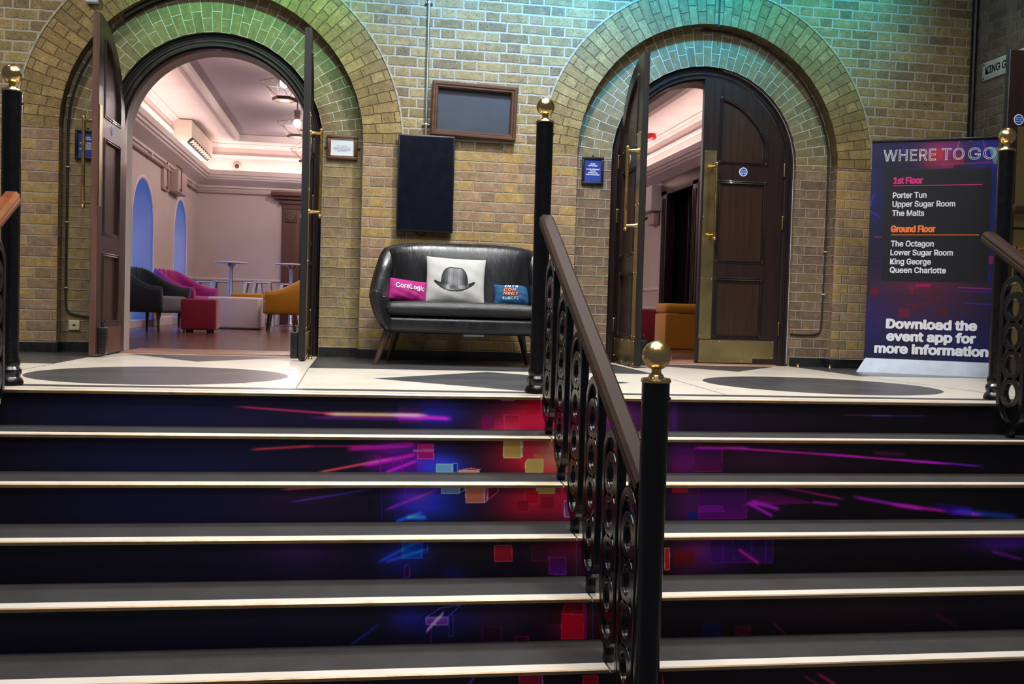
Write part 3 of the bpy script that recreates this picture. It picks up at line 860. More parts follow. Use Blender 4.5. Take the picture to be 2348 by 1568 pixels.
 (4, 'q', [(1.449, 0.333),
 (1.453, 0.333),
 (1.449, 0.986),
 (1.445, 0.986)], (100, 20, 150),
 (100, 20, 150), None, 0.6),
 (4, 'q', [(1.493, 0.326),
 (1.496, 0.326),
 (1.493, 0.986),
 (1.489, 0.986)], (100, 20, 150),
 (100, 20, 150), None, 0.6),
 (4, 'q', [(1.571, 0.319),
 (1.575, 0.319),
 (1.571, 0.979),
 (1.568, 0.979)], (100, 20, 150),
 (100, 20, 150), None, 0.6),
 (4, 'q', [(1.63, 0.319),
 (1.634, 0.319),
 (1.63, 0.979),
 (1.626, 0.979)], (100, 20, 150),
 (100, 20, 150), None, 0.6),
 (4, 'l', 2.614, 0.59, 2.772, 0.299, 0.05, (80, 10, 100)),
 (5, 'g', 0.308, 0.604, 0.14, 0.43, (4, 8, 60)),
 (5, 'g', 0.186, 0.674, 0.061, 0.32, (10, 8, 60)),
 (5, 'g', 0.781, 0.424, 0.08, 0.549, (80, 2, 20)),
 (5, 'g', 0.527, 0.465, 0.094, 0.548, (16, 4, 12)),
 (5, 'g', 1.944, 0.597, 0.36, 0.694, (10, 3, 3)),
 (5, 'q', [(0.257, 0.472),
 (0.337, 0.458),
 (0.336, 0.653),
 (0.256, 0.667)], (110, 60, 170),
 (90, 40, 130),
 (130, 100, 220), 1.0),
 (5, 'q', [(0.256, 0.667),
 (0.336, 0.653),
 (0.384, 0.979),
 (0.307, 0.896)], (24, 14, 60),
 (24, 14, 60),
 (90, 90, 230), 0.8),
 (5, 'q', [(0.22, 0.479),
 (0.257, 0.472),
 (0.256, 0.667),
 (0.277, 0.826),
 (0.244, 0.687)], (10, 20, 120),
 (10, 20, 120), None, 0.7),
 (5, 'q', [(0.338, 0.167),
 (0.355, 0.167),
 (0.353, 0.729),
 (0.336, 0.729)], (20, 10, 40),
 (20, 10, 40),
 (70, 70, 180), 0.6),
 (5, 'q', [(0.277, 0.028),
 (0.28, 0.028),
 (0.278, 0.465),
 (0.275, 0.465)], (110, 50, 120),
 (110, 50, 120), None, 0.7),
 (5, 'l', 0.256, 0.292, 0.323, 0.799, 0.05, (190, 120, 160)),
 (5, 'l', -0.008, -0.014, 0.095, 0.528, 0.04, (10, 20, 90)),
 (5, 'q', [(0.744, 0.035),
 (0.828, 0.021),
 (0.825, 0.66),
 (0.741, 0.674)], (178, 4, 34),
 (190, 6, 44),
 (220, 40, 70), 1.0),
 (5, 'q', [(0.741, 0.674),
 (0.825, 0.66),
 (0.826, 0.993),
 (0.762, 1.0)], (96, 6, 24),
 (130, 8, 30),
 (214, 24, 44), 1.0),
 (5, 'q', [(0.831, 0.042),
 (0.837, 0.042),
 (0.833, 0.993),
 (0.826, 0.993)], (60, 6, 36),
 (60, 6, 36),
 (150, 10, 90), 1.0),
 (5, 'q', [(0.458, 0.014),
 (0.528, 0.007),
 (0.527, 0.396),
 (0.456, 0.41)], (44, 14, 40),
 (44, 14, 40),
 (80, 20, 70), 0.8),
 (5, 'q', [(0.576, -0.028),
 (0.626, -0.035),
 (0.626, 0.139),
 (0.575, 0.153)], (60, 6, 34),
 (60, 6, 34),
 (140, 16, 60), 0.7),
 (5, 'q', [(0.694, 0.438),
 (0.745, 0.431),
 (0.743, 0.924),
 (0.692, 0.931)], (46, 12, 20),
 (46, 12, 20), None, 0.7),
 (5, 'q', [(0.86, 0.014),
 (0.863, 0.014),
 (0.859, 0.986),
 (0.855, 0.986)], (60, 64, 80),
 (60, 64, 80), None, 0.7),
 (5, 'q', [(1.275, 0.014),
 (1.347, 0.0),
 (1.345, 0.361),
 (1.273, 0.375)], (16, 22, 70),
 (16, 22, 70), None, 0.7),
 (5, 'q', [(1.403, -0.028),
 (1.464, -0.042),
 (1.463, 0.278),
 (1.401, 0.285)], (66, 12, 30),
 (66, 12, 30),
 (90, 16, 40), 0.7),
 (5, 'l', 1.544, 0.368, 1.624, -0.104, 0.03, (60, 6, 30)),
 (5, 'l', 2.195, 0.507, 2.307, 0.076, 0.03, (50, 5, 20)),
 (6, 'q', [(0.549, 0.646),
 (0.619, 0.625),
 (0.618, 0.972),
 (0.547, 0.986)], (130, 14, 50),
 (150, 8, 50),
 (190, 30, 90), 1.0),
 (6, 'q', [(0.625, 0.625),
 (0.629, 0.625),
 (0.628, 0.972),
 (0.623, 0.972)], (200, 130, 200),
 (200, 130, 200), None, 0.8),
 (6, 'q', [(0.764, 0.493),
 (0.818, 0.479),
 (0.816, 0.91),
 (0.762, 0.924)], (150, 10, 34),
 (150, 10, 34),
 (220, 40, 60), 1.0),
 (6, 'l', 0.362, 0.583, 0.403, 0.979, 0.05, (90, 20, 150)),
 (6, 'q', [(1.038, 0.535),
 (1.043, 0.535),
 (1.041, 0.868),
 (1.037, 0.868)], (200, 10, 40),
 (200, 10, 40), None, 1.0),
 (6, 'l', 1.587, 0.84, 1.737, 0.167, 0.04, (150, 8, 60)),
 (6, 'l', 1.539, 0.792, 1.672, 0.181, 0.03, (90, 4, 40))]
def art(i, X, V):
    """sRGB colour of riser i at X (m) and height V (0 bottom .. 1 top)"""
    base = np.zeros(X.shape+(3,)); base[...] = (17, 15, 20)
    warm = np.exp(-((X-1.0)/1.6)**2)[..., None]*np.array([14, 6, 8])*(0.5+0.5*V[..., None]); cold = np.exp(-((X+0.35)/0.9)**2)[..., None]*np.array([2, 4, 16])
    c = base+warm+cold
    for it in ART:
        if it[0] != i: continue
        k = it[1]
        if k == 'g':                                   # soft glow: x, v, sx, sv, colour
            _, _, x, v, sx, sv, col = it; c = c+np.exp(-((X-x)/sx)**2-((V-v)/sv)**2)[..., None]*np.array(col)
        elif k == 'l':                                 # streak: x0,v0,x1,v1,width,colour
            _, _, x0, v0, x1, v1, wd, col = it; tt = np.clip((X-x0)/(x1-x0), 0, 1); vl = v0+(v1-v0)*tt
            inside = ((X >= min(x0, x1)) & (X <= max(x0, x1)))
            fade = np.clip(np.minimum(tt, 1-tt)*8, 0, 1); c = c+(np.exp(-((V-vl)/wd)**2)*fade*inside)[..., None]*np.array(col)
        elif k == 'q':                                 # block: polygon (x,v), colour top, colour bottom, edge colour, opacity
            _, _, pts, ct, cb, ed, op = it
            ins = np.ones(X.shape, bool); dmin = np.full(X.shape, 9.0); n = len(pts)
            ar = sum(pts[a][0]*pts[(a+1) % n][1]-pts[(a+1) % n][0]*pts[a][1] for a in range(n))
            for a in range(n):
                (ax, av), (bx, bv) = pts[a], pts[(a+1) % n]; ex, ey = (bx-ax), (bv-av)*0.15; L = hypot(ex, ey) or 1
                dd = (ex*((V-av)*0.15)-ey*(X-ax))/L*(1 if ar > 0 else -1); ins &= dd >= 0; dmin = np.minimum(dmin, dd)
            v0 = min(p[1] for p in pts); v1 = max(p[1] for p in pts); tt = np.clip((V-v0)/(v1-v0+1e-6), 0, 1)[..., None]
            col = np.array(ct)*tt+np.array(cb)*(1-tt)
            if ed is not None: col = np.where((dmin < 0.0035)[..., None], np.array(ed), col)
            c = np.where(ins[..., None], c*(1-op)+col*op, c)
    return np.clip(c*1.42-6, 0, 255)
xs = np.unique(np.round(np.concatenate([np.arange(SX0, -0.5, 0.02), np.arange(-0.5, 1.3, 0.0026), np.arange(1.3, 2.2, 0.005), np.arange(2.2, SX1+0.001, 0.012)]), 4)); xs = xs[np.concatenate([[True], np.diff(xs) > 0.0012])]
for i in range(0, 8):
    yn = NT-ND*i; zn = -NR*i
    b = MB()
    if i > 0:
        b.rbox(SX0, SX1, yn+0.052, yn+ND+0.03, zn-0.03, zn-0.002, 0.002, 1); o = b.build('tread', M['tread'], st); o.location = (-0.9, -NT, 0)
    for x0, x1 in ((SX0, 0.845), (0.853, SX1)):
        b = MB(); b.add([(x, y, z) for x in (x0, x1) for y, z in ((yn+0.058, zn-0.004), (yn+0.058, zn), (yn+0.004, zn), (yn, zn-0.004), (yn+0.004, zn-0.016), (yn+0.03, zn-0.018))],
              [(0, 1, 7, 6), (1, 2, 8, 7), (2, 3, 9, 8), (3, 4, 10, 9), (4, 5, 11, 10), (0, 5, 4, 3, 2, 1), (6, 7, 8, 9, 10, 11)])
        b.mi = [0, 0, 1, 1, 1, 0, 0]; o = b.build('nosing', [M['nosing'], M['lip']], st); o.location = (-0.9, -NT, 0)
    if i < 7:
        z1, z0 = zn-0.016, zn-NR-0.004; yr = yn+0.022
        def fn(X, Vv, z0=z0, z1=z1, yr=yr): return X-0.9, np.full(X.shape, yr-NT), z0+(z1-z0)*Vv
        o, X, V = fast_grid('riser', xs, np.linspace(0, 1, 46), fn, M['riser'], st)
        color_mesh(o, art(i+1, X, V).reshape(-1, 3))
b = MB(); b.box(SX0, SX1, NT-ND*7+0.06, NT+0.04, -1.25, -1.16); o = b.build('soffit_board', M['black_plastic'], st); o.location = (-0.9, -NT, 0)

# ---------------------------------------------------------------- doors
LW = 0.69
def leaf(name, label, sx, hx, hy, ang, holder=True, sticker=True, edge=False):
    """half of an arched double door; local x runs from the hinge to the meeting edge, outer face towards -y"""
    D = thing(name, label, 'door', (hx, hy, 0), R(ang), None, 'structure')
    w, zb, r = LW, 0.012, 0.68
    def top(u, rr=r, off=0): return ZS+sqrt(max(0, rr*rr-(r-u)**2))
    def outline(u0, u1, z0, rr, n=20):
        pts = [(u0, z0), (u1, z0)]
        us = [u1+(u0-u1)*((k/n)**2 if False else k/n) for k in range(n+1)]
        # finer near the hinge
        us = [u0+(u1-u0)*(1-(k/n)**1.0)**1.8 for k in range(n+1)]
        return pts+[(u, top(u, rr)) for u in us]
    P2 = lambda pts: [(sx*u, z) for u, z in pts]
    hole_top = outline(0.165, 0.535, 1.655, 0.545); hole_mid = [(0.165, 0.855), (0.535, 0.855), (0.535, 1.475), (0.165, 1.475)]; hole_low = [(0.165, 0.245), (0.535, 0.245), (0.535, 0.69), (0.165, 0.69)]
    me = plate([P2(outline(0.0, w, zb, r, 28)), P2(hole_top), P2(hole_mid), P2(hole_low)], 0.045)
    b = MB(); b.mesh(me, XZ)
    fr = b.build('frame', M['door'], D)
    # brown worn meeting edge
    b = MB(); b.box(min(sx*w, sx*(w+0.004)), max(sx*w, sx*(w+0.004)), -0.0215, 0.0215, zb, top(w)-0.004); b.build('meeting_edge', M['dooredge'] if edge else M['dark_edge'], D)
    b = MB(); me = plate([P2(outline(0.15, 0.55, 1.64, 0.56))], 0.016); b.mesh(me, XZ); b.build('panel', M['panelwood'], D)
    for z0, z1 in ((0.84, 1.49), (0.23, 0.705)):
        b = MB(); b.box(min(sx*0.15, sx*0.55), max(sx*0.15, sx*0.55), -0.008, 0.008, z0, z1); b.build('panel', M['panelwood'], D)
    # bead mouldings round the panels, both faces
    for fy, fn in ((-0.0235, 'moulding'), (0.0235, 'moulding')):
        for loop, arcq in ((hole_top, 1), (hole_mid, 0), (hole_low, 0)):
            b = MB(); us = [p[0] for p in loop]; zs = [p[1] for p in loop]; cu, cz = sum(us)/len(us), sum(zs)/len(zs)
            for off in (0.006, 0.020):
                if arcq: pts = outline(0.165-off, 0.535+off, 1.655-off, 0.545+off, 24)
                else: pts = [(min(us)-off, min(zs)-off), (max(us)+off, min(zs)-off), (max(us)+off, max(zs)+off), (min(us)-off, max(zs)+off)]
                q = []
                for (a0, c0), (a1, c1) in zip(pts, pts[1:]+pts[:1]):
                    for k in range(3): q.append((sx*(a0+(a1-a0)*k/3), fy, c0+(c1-c0)*k/3))
                b.tube(q, 0.0055, 6, 0, True)
            for u in (min(us)-0.013, max(us)+0.013):
                for z in ((min(zs)-0.013, max(zs)+0.013) if not arcq else ((min(zs)-0.013,) if u < cu else (min(zs)-0.013, max(zs)+0.011))):
                    b.rbox(sx*u-0.013, sx*u+0.013, fy-0.008, fy+0.004, z-0.013, z+0.013, 0.004, 2)
            b.build(fn, M['doorframe'], D)
    # brass furniture
    fy, s = -0.0235, -1
    b = MB(); b.box(min(sx*0.575, sx*0.678), max(sx*0.575, sx*0.678), fy-0.002, fy, 0.21, 1.735); pp = b.build('push_plate', M['brass_old'], D)
    for u in (0.582, 0.671):
        for z in (0.23, 0.70, 1.2, 1.72): b = MB(); b.ball((sx*u, fy-0.002, z), 0.0045, 5); b.build('screw', M['brass'], pp)
    b = MB(); b.box(min(sx*0.21, sx*0.672), max(sx*0.21, sx*0.672), fy-0.002, fy, 0.018, 0.203); b.box(min(sx*0.03, sx*0.21), max(sx*0.03, sx*0.21), fy-0.002, fy, 0.055, 0.203); kp = b.build('kick_plate', M['brass_old'], D)
    for u in (0.045, 0.30, 0.5, 0.66):
        for z in (0.028, 0.193): b = MB(); b.ball((sx*u, fy-0.002, z if u > 0.2 else max(z, 0.065)), 0.0045, 5); b.build('screw', M['brass'], kp)
    b = MB(); b.box(min(sx*0.615, sx*0.682), max(sx*0.615, sx*0.682), 0.0235, 0.0255, 1.02, 1.70); b.build('inner_push_plate', M['brass_old'], D)
    b = MB(); b.box(min(sx*0.03, sx*0.672), max(sx*0.03, sx*0.672), 0.0225, 0.0245, 0.018, 0.20); b.build('inner_kick_board', M['dooredge'], D)
    b = MB(); hx_ = sx*0.60
    b.tube([(hx_, -0.100, 1.02), (hx_, -0.100, 1.62)], 0.0125, 12)
    for z in (1.02, 1.62): b.ball((hx_, -0.100, z), 0.016, 8)
    ph = b.build('pull_handle', M['brass'], D)
    for z in (1.045, 1.595):
        b = MB(); b.tube([(sx*0.625, -0.024, z), (sx*0.625, -0.060, z), (hx_, -0.100, z)], [0.016, 0.011, 0.011], 10); b.lathe([(0.020, -0.036), (0.024, -0.030), (0.024, -0.024)], (sx*0.625, 0, z), 14, 0, 'y'); b.build('handle_bracket', M['brass'], ph)
    for z in (0.30, 1.17, 1.60):
        b = MB(); b.tube([(sx*-0.006, -0.026, z-0.05), (sx*-0.006, -0.026, z+0.05)], 0.007, 8); b.ball((sx*-0.006, -0.026, z+0.053), 0.008, 5); b.build('hinge', M['brass_old'], D)
    if sticker:
        for s in ((-1, 1)):
            b = MB(); b.lathe([(0.036, s*0.0245), (0.036, s*0.0232)], (sx*0.345, 0, 1.575), 28, 0, 'y'); b.lathe([(0.029, s*0.0250), (0.029, s*0.0242)], (sx*0.345, 0, 1.575), 28, 1, 'y')
            sk = b.build('sticker', [M['white_ink'], M['sticker_blue']], D)
            if s < 0:
                b = MB()
                for k, ln in enumerate(('Automatic', 'fire door', 'keep clear')): text(b, ln, 0.0075, (sx*0.345, s*0.0252, 1.584-0.013*k), None, None, 'CENTER', 0.02, maxw=0.050)
                b.build('lettering', M['white_ink'], sk)
    if holder:
        b = MB(); b.rbox(min(sx*0.60, sx*0.672), max(sx*0.60, sx*0.672), 0.024, 0.078, 0.018, 0.205, 0.008)
        for k in range(7): b.box(min(sx*0.598, sx*0.674), max(sx*0.598, sx*0.674), 0.04, 0.080, 0.045+k*0.02, 0.050+k*0.02)
        b.build('door_holder', M['black_plastic'], D)
        b = MB(); b.tube([(sx*0.64, 0.05, 0.20), (sx*0.645, 0.055, 0.235), (sx*0.615, 0.06, 0.25)], 0.009, 6); b.build('holder_lever', M['black_plastic'], D)
    return D
HY = 0.150
leaf('door_1', 'arched dark door leaf swung out on the left side of the left doorway', 1, C1-0.682, HY, -91, edge=True)
leaf('door_2', 'arched dark door leaf seen edge-on at the right side of the left doorway', -1, C1+0.682, HY, 90.5)
leaf('door_3', 'arched dark door leaf swung out on the left side of the right doorway', 1, C2-0.682, HY, -91.5)
leaf('door_4', 'closed arched dark door leaf with brass kick plate in the right doorway', -1, C2+0.682, 0.1695, 0, holder=False)
# side door leaf by the right wall and grey door behind the left post
D = thing('door_5', 'tall dark door leaf standing open beside the white room sign', 'door', (XR-0.03, -1.52, 0), 0, None, 'structure')
b = MB(); b.rbox(-0.74, 0, -0.0225, 0.0225, 0.012, 2.215, 0.012, 3); b.build('slab', M['door'], D)
b = MB(); b.box(-0.66, -0.56, -0.027, -0.0225, 0.25, 1.71); b.build('push_plate', M['brass_old'], D)
b = MB(); b.tube([(-0.66, -0.07, 0.905), (-0.05, -0.07, 0.905)], 0.012, 10); b.tube([(-0.62, -0.022, 0.905), (-0.62, -0.07, 0.905)], 0.010, 8); b.tube([(-0.08, -0.022, 0.905), (-0.08, -0.07, 0.905)], 0.010, 8); b.build('push_bar', M['brass'], D)
b = MB(); b.lathe([(0.036, -0.0245), (0.036, -0.0227)], (-0.655, 0, 1.755), 28, 0, 'y'); b.lathe([(0.029, -0.0252), (0.029, -0.024)], (-0.655, 0, 1.755), 28, 1, 'y')
for k, ln in enumerate(('Automatic', 'fire door', 'keep clear')): text(b, ln, 0.0075, (-0.655, -0.0254, 1.764-0.013*k), None, None, 'CENTER', 0.02, 0, 0, maxw=0.050)
b.build('sticker', [M['white_ink'], M['sticker_blue']], D)
D = thing('door_6', 'grey panelled door behind the left railing post', 'door', (-2.62, -0.035, 0), 0, None, 'structure')
b = MB(); b.rbox(-0.80, 0, -0.02, 0.02, 0.01, 1.95, 0.006); b.build('slab', M['grey_panel'], D)
for z0, z1 in ((0.15, 0.62), (0.78, 1.2), (1.33, 1.85)):
    b = MB(); b.rbox(-0.70, -0.10, -0.032, -0.018, z0, z1, 0.008); b.build('panel', M['grey_panel'], D)

# ---------------------------------------------------------------- stair railings
RS = 0.543
def rail_z(y): return 0.868-RS*(-2.92-y)
def post(parent, x, y, z0, ztop, xoff=0.0):
    b = MB(); b.lathe([(0.060, z0), (0.060, z0+0.016), (0.054, z0+0.030), (0.046, z0+0.040), (0.052, z0+0.055), (0.052, z0+0.072), (0.042, z0+0.085), (0.046, z0+0.098), (0.046, z0+0.112), (0.039, z0+0.125), (0.039, z0+0.6), (0.0415, ztop-0.012)], (x, y, 0), 28)
    b.ball((x+0.042, y, ztop-0.06), 0.006, 5)
    np_ = b.build('newel_post', M['iron'], parent)
    b = MB(); b.lathe([(0.044, ztop-0.012), (0.045, ztop-0.006), (0.042, ztop), (0.024, ztop+0.003), (0.021, ztop+0.010), (0.015, ztop+0.016), (0.014, ztop+0.024), (0.019, ztop+0.034)]+[(0.0435*sin(a), ztop+0.068-0.0435*cos(a)) for a in [R(22+158*k/22) for k in range(22)]]+[(0.0006, ztop+0.1115)], (x, y, 0), 36)
    b.build('ball_finial', M['gold'], np_)
def stadium(w, h, n=14):
    r = w/2; return [(r*cos(pi*k/n), h/2-r+r*sin(pi*k/n)) for k in range(n+1)]+[(-r*cos(pi*k/n), -h/2+r-r*sin(pi*k/n)) for k in range(n+1)]
def baluster(parent, x, y, zt, ztop):
    b = MB(); bw, th = 0.022, 0.032; zl0 = zt+0.055; h = min(0.735, ztop-zl0-0.01); cz = zl0+h/2; Wd = 0.190
    b.mesh(plate([stadium(Wd, h), stadium(Wd-2*bw, h-2*bw)], th, 0.005), Matrix.Translation((x, y, cz)) @ YZ)
    hin = h-2*bw; rr = 0.074; step = 0.139; c0 = zl0+h-0.152
    for k in range(4):
        zc = c0-step*k
        b.mesh(plate([circ(0.074, 26, 0, 0, rr), circ(0.045, 26, 0, 0, rr-0.024)], th*0.9, 0.005), Matrix.Translation((x, y, zc)) @ YZ)
        if k: b.rbox(x-th*0.4, x+th*0.4, y-0.016, y+0.016, zc+step/2-0.02, zc+step/2+0.02, 0.005, 2)
    b.rbox(x-0.016, x+0.016, y-0.017, y+0.017, zt, zl0+0.012, 0.004, 2)
    b.rbox(x-0.012, x+0.012, y-0.016, y+0.016, zl0+h-0.012, ztop+0.012, 0.004, 2)
    b.build('baluster', M['iron'], parent)
def handrail(parent, x, y0, y1, mat):
    prof = [(-0.031, 0.002), (-0.034, 0.012), (-0.034, 0.022), (-0.028, 0.027), (-0.034, 0.033), (-0.034, 0.041), (-0.024, 0.053), (-0.021, 0.056), (0.021, 0.056), (0.024, 0.053), (0.034, 0.041), (0.034, 0.033), (0.028, 0.027), (0.034, 0.022), (0.034, 0.012), (0.031, 0.002), (0.018, -0.004), (-0.018, -0.004)]
    d = Vector((0, -1, -RS)).normalized(); u = Vector((0, -RS, 1)).normalized()
    zo = -0.056*sqrt(1+RS*RS)
    p0 = Vector((x, y0, rail_z(y0)+zo)); p1 = Vector((x, y1, rail_z(y1)+zo)); rows = []
    for p, s in ((p0, 0.86), (p0+d*0.012, 1.0), (p1, 1.0)): rows.append([p+Vector((1, 0, 0))*a*s+u*(0.026+(c-0.026)*s) for a, c in prof])
    b = MB(); b.grid(rows, False, True, 0, True, True); b.build('handrail', mat, parent)
    b = MB(); q0 = p0+d*0.02-u*0.006; q1 = p1-u*0.006
    b.grid([[q+Vector((a, 0, 0))+u*c for a, c in ((-0.02, 0.004), (0.02, 0.004), (0.02, -0.006), (-0.02, -0.006))] for q in (q0, q1)], False, True, 0, False, True); b.build('core_rail', M['iron'], parent)
BY = [-3.145, -3.44, -3.735, -4.025, -4.305, -4.535]
def railing(label, px, py, rx, nb, mat, ylow, newel=None):
    t = thing('stair_railing', label, 'railing', (px, py, 0), 0, 'cast iron stair railings')
    o = Vector((px, py, 0))
    post(t, 0, 0, 0, 1.312)
    for k in range(nb):
        y = BY[k]; step = int((NT-y)/ND)+1
        baluster(t, rx-px, y-py, -NR*step-0.002, rail_z(y)-0.068)
    hr = dict(x=rx-px)
    n0 = len(bpy.data.objects); names = set(bpy.data.objects.keys())
    handrail(t, rx, py-0.085, ylow, mat)
    for nme in set(bpy.data.objects.keys())-names:
        bpy.data.objects[nme].location = (-px, -py, 0)
    if newel: post(t, newel[0]-px, newel[1]-py, newel[2], newel[3])
    return t
railing('black iron railing with brown handrail running down the middle of the stairs', 0.862, -2.83, 0.862, 6, M['rail'], -4.665, (0.874, -4.70, -NR*7-0.002, 0.210))
railing('black iron railing at the left edge of the picture with reddish handrail end', -1.540, -2.83, -1.500, 4, M['rail_red'], -4.25)
railing('black iron railing at the right edge of the picture in front of the banner', 3.322, -2.80, 3.165, 4, M['rail'], -4.25)

# ---------------------------------------------------------------- leather sofa and cushions
def smooth(a, b, x): x = min(1, max(0, (x-a)/(b-a))); return x*x*(3-2*x)
def tub(a, yf, yb, ne, zb, zarm, zback, thick, lean, taper, s0, s1, drop=0.06, inset=0.06):
    """wrap-around shell: U in plan, low arms rising into the back; returns rows for MB.grid"""
    plan = []
    for k in range(11): plan.append((-a*(0.965+0.035*k/10), yf*(1-k/10)))
    for k in range(1, 40):
        ph = pi-pi*k/40; c, s = cos(ph), sin(ph)
        plan.append((a*math.copysign(abs(c)**(2/ne), c), yb*abs(s)**(2/ne)))
    for k in range(10, -1, -1): plan.append((a*(0.965+0.035*k/10), yf*(1-k/10)))
    m = len(plan); rows = []
    for i, (x, y) in enumerate(plan):
        x0, y0 = plan[max(0, i-1)]; x1, y1 = plan[min(m-1, i+1)]; L = hypot(x1-x0, y1-y0); nx, ny = (y1-y0)/L, -(x1-x0)/L   # points inwards
        u = smooth(s0, s1, y); h = zarm+(zback-zarm)*u-drop*abs(x/a)**3.5*u
        ln = lean*u*max(0, -ny)-inset*u*abs(nx); tk = thick; zm = zb+0.23
        sec = [(taper*0.9+tk*0.5, zb), (taper, zb+0.004), (taper*0.35, zb+0.11), (0.0, zm), (-ln*0.35, zm+(h-zm)*0.5), (-ln*0.8, h-0.06), (-ln+0.02, h-0.016), (-ln+tk*0.42, h), (-ln+tk*0.78, h-0.014), (-ln+tk*1.05, h-0.055), (-ln*0.4+tk*1.18, zm-0.02+(h-zm+0.02)*0.5), (tk*1.3, zb+0.19), (tk*1.3+taper*0.3, zb+0.06)]
        rows.append([(x+nx*d, y+ny*d, z) for d, z in sec])
    def mid_x(row, z):
        xs = []
        for k in range(len(row)):
            p, q = row[k-1], row[k]
            if (p[2]-z)*(q[2]-z) <= 0 and abs(p[2]-q[2]) > 1e-9: xs.append(p[0]+(q[0]-p[0])*(z-p[2])/(q[2]-p[2]))
        return (min(xs)+max(xs))/2 if xs else sum(p[0] for p in row)/len(row)
    def end(row, dy):
        cx_, cy_, cz_ = (sum(p[k] for p in row)/len(row) for k in range(3)); out = []
        for s, f, q in ((0.94, 0.35, 0.998), (0.78, 0.68, 0.990), (0.50, 0.90, 0.978), (0.10, 1.0, 0.965)): out.append([(cx_+(p[0]-cx_)*s if False else (mid_x(row, p[2])+(p[0]-mid_x(row, p[2]))*s), p[1]+dy*f, cz_+(p[2]-cz_)*q) for p in row])
        return out
    return end(rows[0], -0.032)[::-1]+rows+end(rows[-1], -0.032)
sofa = thing('sofa', 'black leather two-seat tub sofa on splayed wooden legs against the brick wall', 'sofa', (0.715, -0.50, 0), R(-3.5))
def shell(parent, name, mat, *args, sub=1):
    b = MB(); b.grid(tub(*args), False, True, 0, True, True); o = b.build(name, mat, parent, None, 80)
    if sub:
        md = o.modifiers.new('sub', 'SUBSURF'); md.levels = sub; md.render_levels = sub
    return o
shell(sofa, 'backrest', M['leather'], 0.655, -0.31, 0.30, 2.5, 0.228, 0.515, 0.885, 0.11, 0.035, 0.10, -0.26, 0.16, 0.075, 0.075)
b = MB(); b.rbox(-0.50, 0.50, -0.335, 0.18, 0.222, 0.335, 0.03, 4); b.build('seat_base', M['leather'], sofa)
def cushion_box(x0, x1, y0, y1, z0, z1, r, crown, n=14):
    b = MB(); b.rbox(x0, x1, y0, y1, z0, z1, r, 4); return b
b = MB()
nx_, ny_ = 26, 14; top = []
def sq(u, p=5): return (max(0, 1-abs(u)**p))**(1/p)
for s in (1, -1):
    P = [[(0.525*u*(1-0.02*v*v), -0.06+0.30*v*(1-0.01*u*u), 0.388+s*0.052*(sq(u, 9)*sq(v, 6))*(1+0.10*(1-u*u)*(1 if s > 0 else 0))) for v in np.linspace(-1, 1, ny_*2+1)] for u in np.linspace(-1, 1, nx_*2+1)]
    b.grid(P if s > 0 else P[::-1])
o = b.build('seat_cushion', M['leather_seat'], sofa, None, 60)
for nm, pts in (('seam', [(0, 0.195, 0.50), (0, 0.225, 0.66), (0, 0.243, 0.80), (0, 0.262, 0.868), (0, 0.30, 0.884)]),):
    b = MB(); b.tube(pts, 0.0022, 6); b.build('back_seam', M['black_plastic'], sofa)
for (x, y), (x2, y2) in (((-0.50, -0.24), (-0.585, -0.29)), ((0.50, -0.24), (0.585, -0.29)), ((-0.45, 0.12), (-0.51, 0.18)), ((0.45, 0.12), (0.51, 0.18))):
    b = MB(); b.tube([(x, y, 0.24), (x+(x2-x)*0.9, y+(y2-y)*0.9, 0.024), (x2, y2, 0.0)], [0.030, 0.0165, 0.0155], 16); b.build('leg', M['walnut'], sofa)
b = MB(); b.box(0.02, 0.16, -0.20, -0.185, 0.205, 0.222); b.build('base_label', M['alu'], sofa)

def pillow(parent, name, w, h, t, mat, colfn=None, n=40, pinch=0.05):
    us = np.linspace(-1, 1, n+1 if colfn is None else 361); vs = np.linspace(-1, 1, n+1 if colfn is None else 301)
    def half(s):
        def fn(U, V):
            d = np.clip(1-np.abs(U)**2.4, 0, 1)**0.62*np.clip(1-np.abs(V)**2.4, 0, 1)**0.62
            wr = 0.004*np.sin(U*9+V*4)*np.sin(V*7-U*3)*np.clip(d, 0, 1)
            ex = 1-pinch*(1-V**2); ez = 1-pinch*(1-U**2)
            return U*w/2*(1-pinch*(1-np.abs(V)**2)*np.abs(U)**3), -s*(t/2*d+wr), V*h/2*(1-pinch*(1-np.abs(U)**2)*np.abs(V)**3)
        return fn
    o, U, V = fast_grid(name, us, vs, half(1), mat[0], parent)
    if colfn: color_mesh(o, colfn(U, V).reshape(-1, 3))
    o2, U2, V2 = fast_grid('back_cover', np.linspace(-1, 1, 31), np.linspace(-1, 1, 31), half(-1), mat[1], parent)
    def warp(p):
        u = max(-0.999, min(0.999, p[0]/(w/2))); v = max(-0.999, min(0.999, p[1]/(h/2)))
        d = (1-abs(u)**2.4)**0.62*(1-abs(v)**2.4)**0.62; wr = 0.004*sin(u*9+v*4)*sin(v*7-u*3)*d
        return (p[0]*(1-pinch*(1-v*v)*abs(u)**3), p[1]*(1-pinch*(1-u*u)*abs(v)**3), t/2*d+wr+0.004)
    return warp, o
def ppoly(mb, pts, warp, mi=0): mb.add([XZ @ Vector(warp(p)) for p in pts], [tuple(range(len(pts)))], mi)
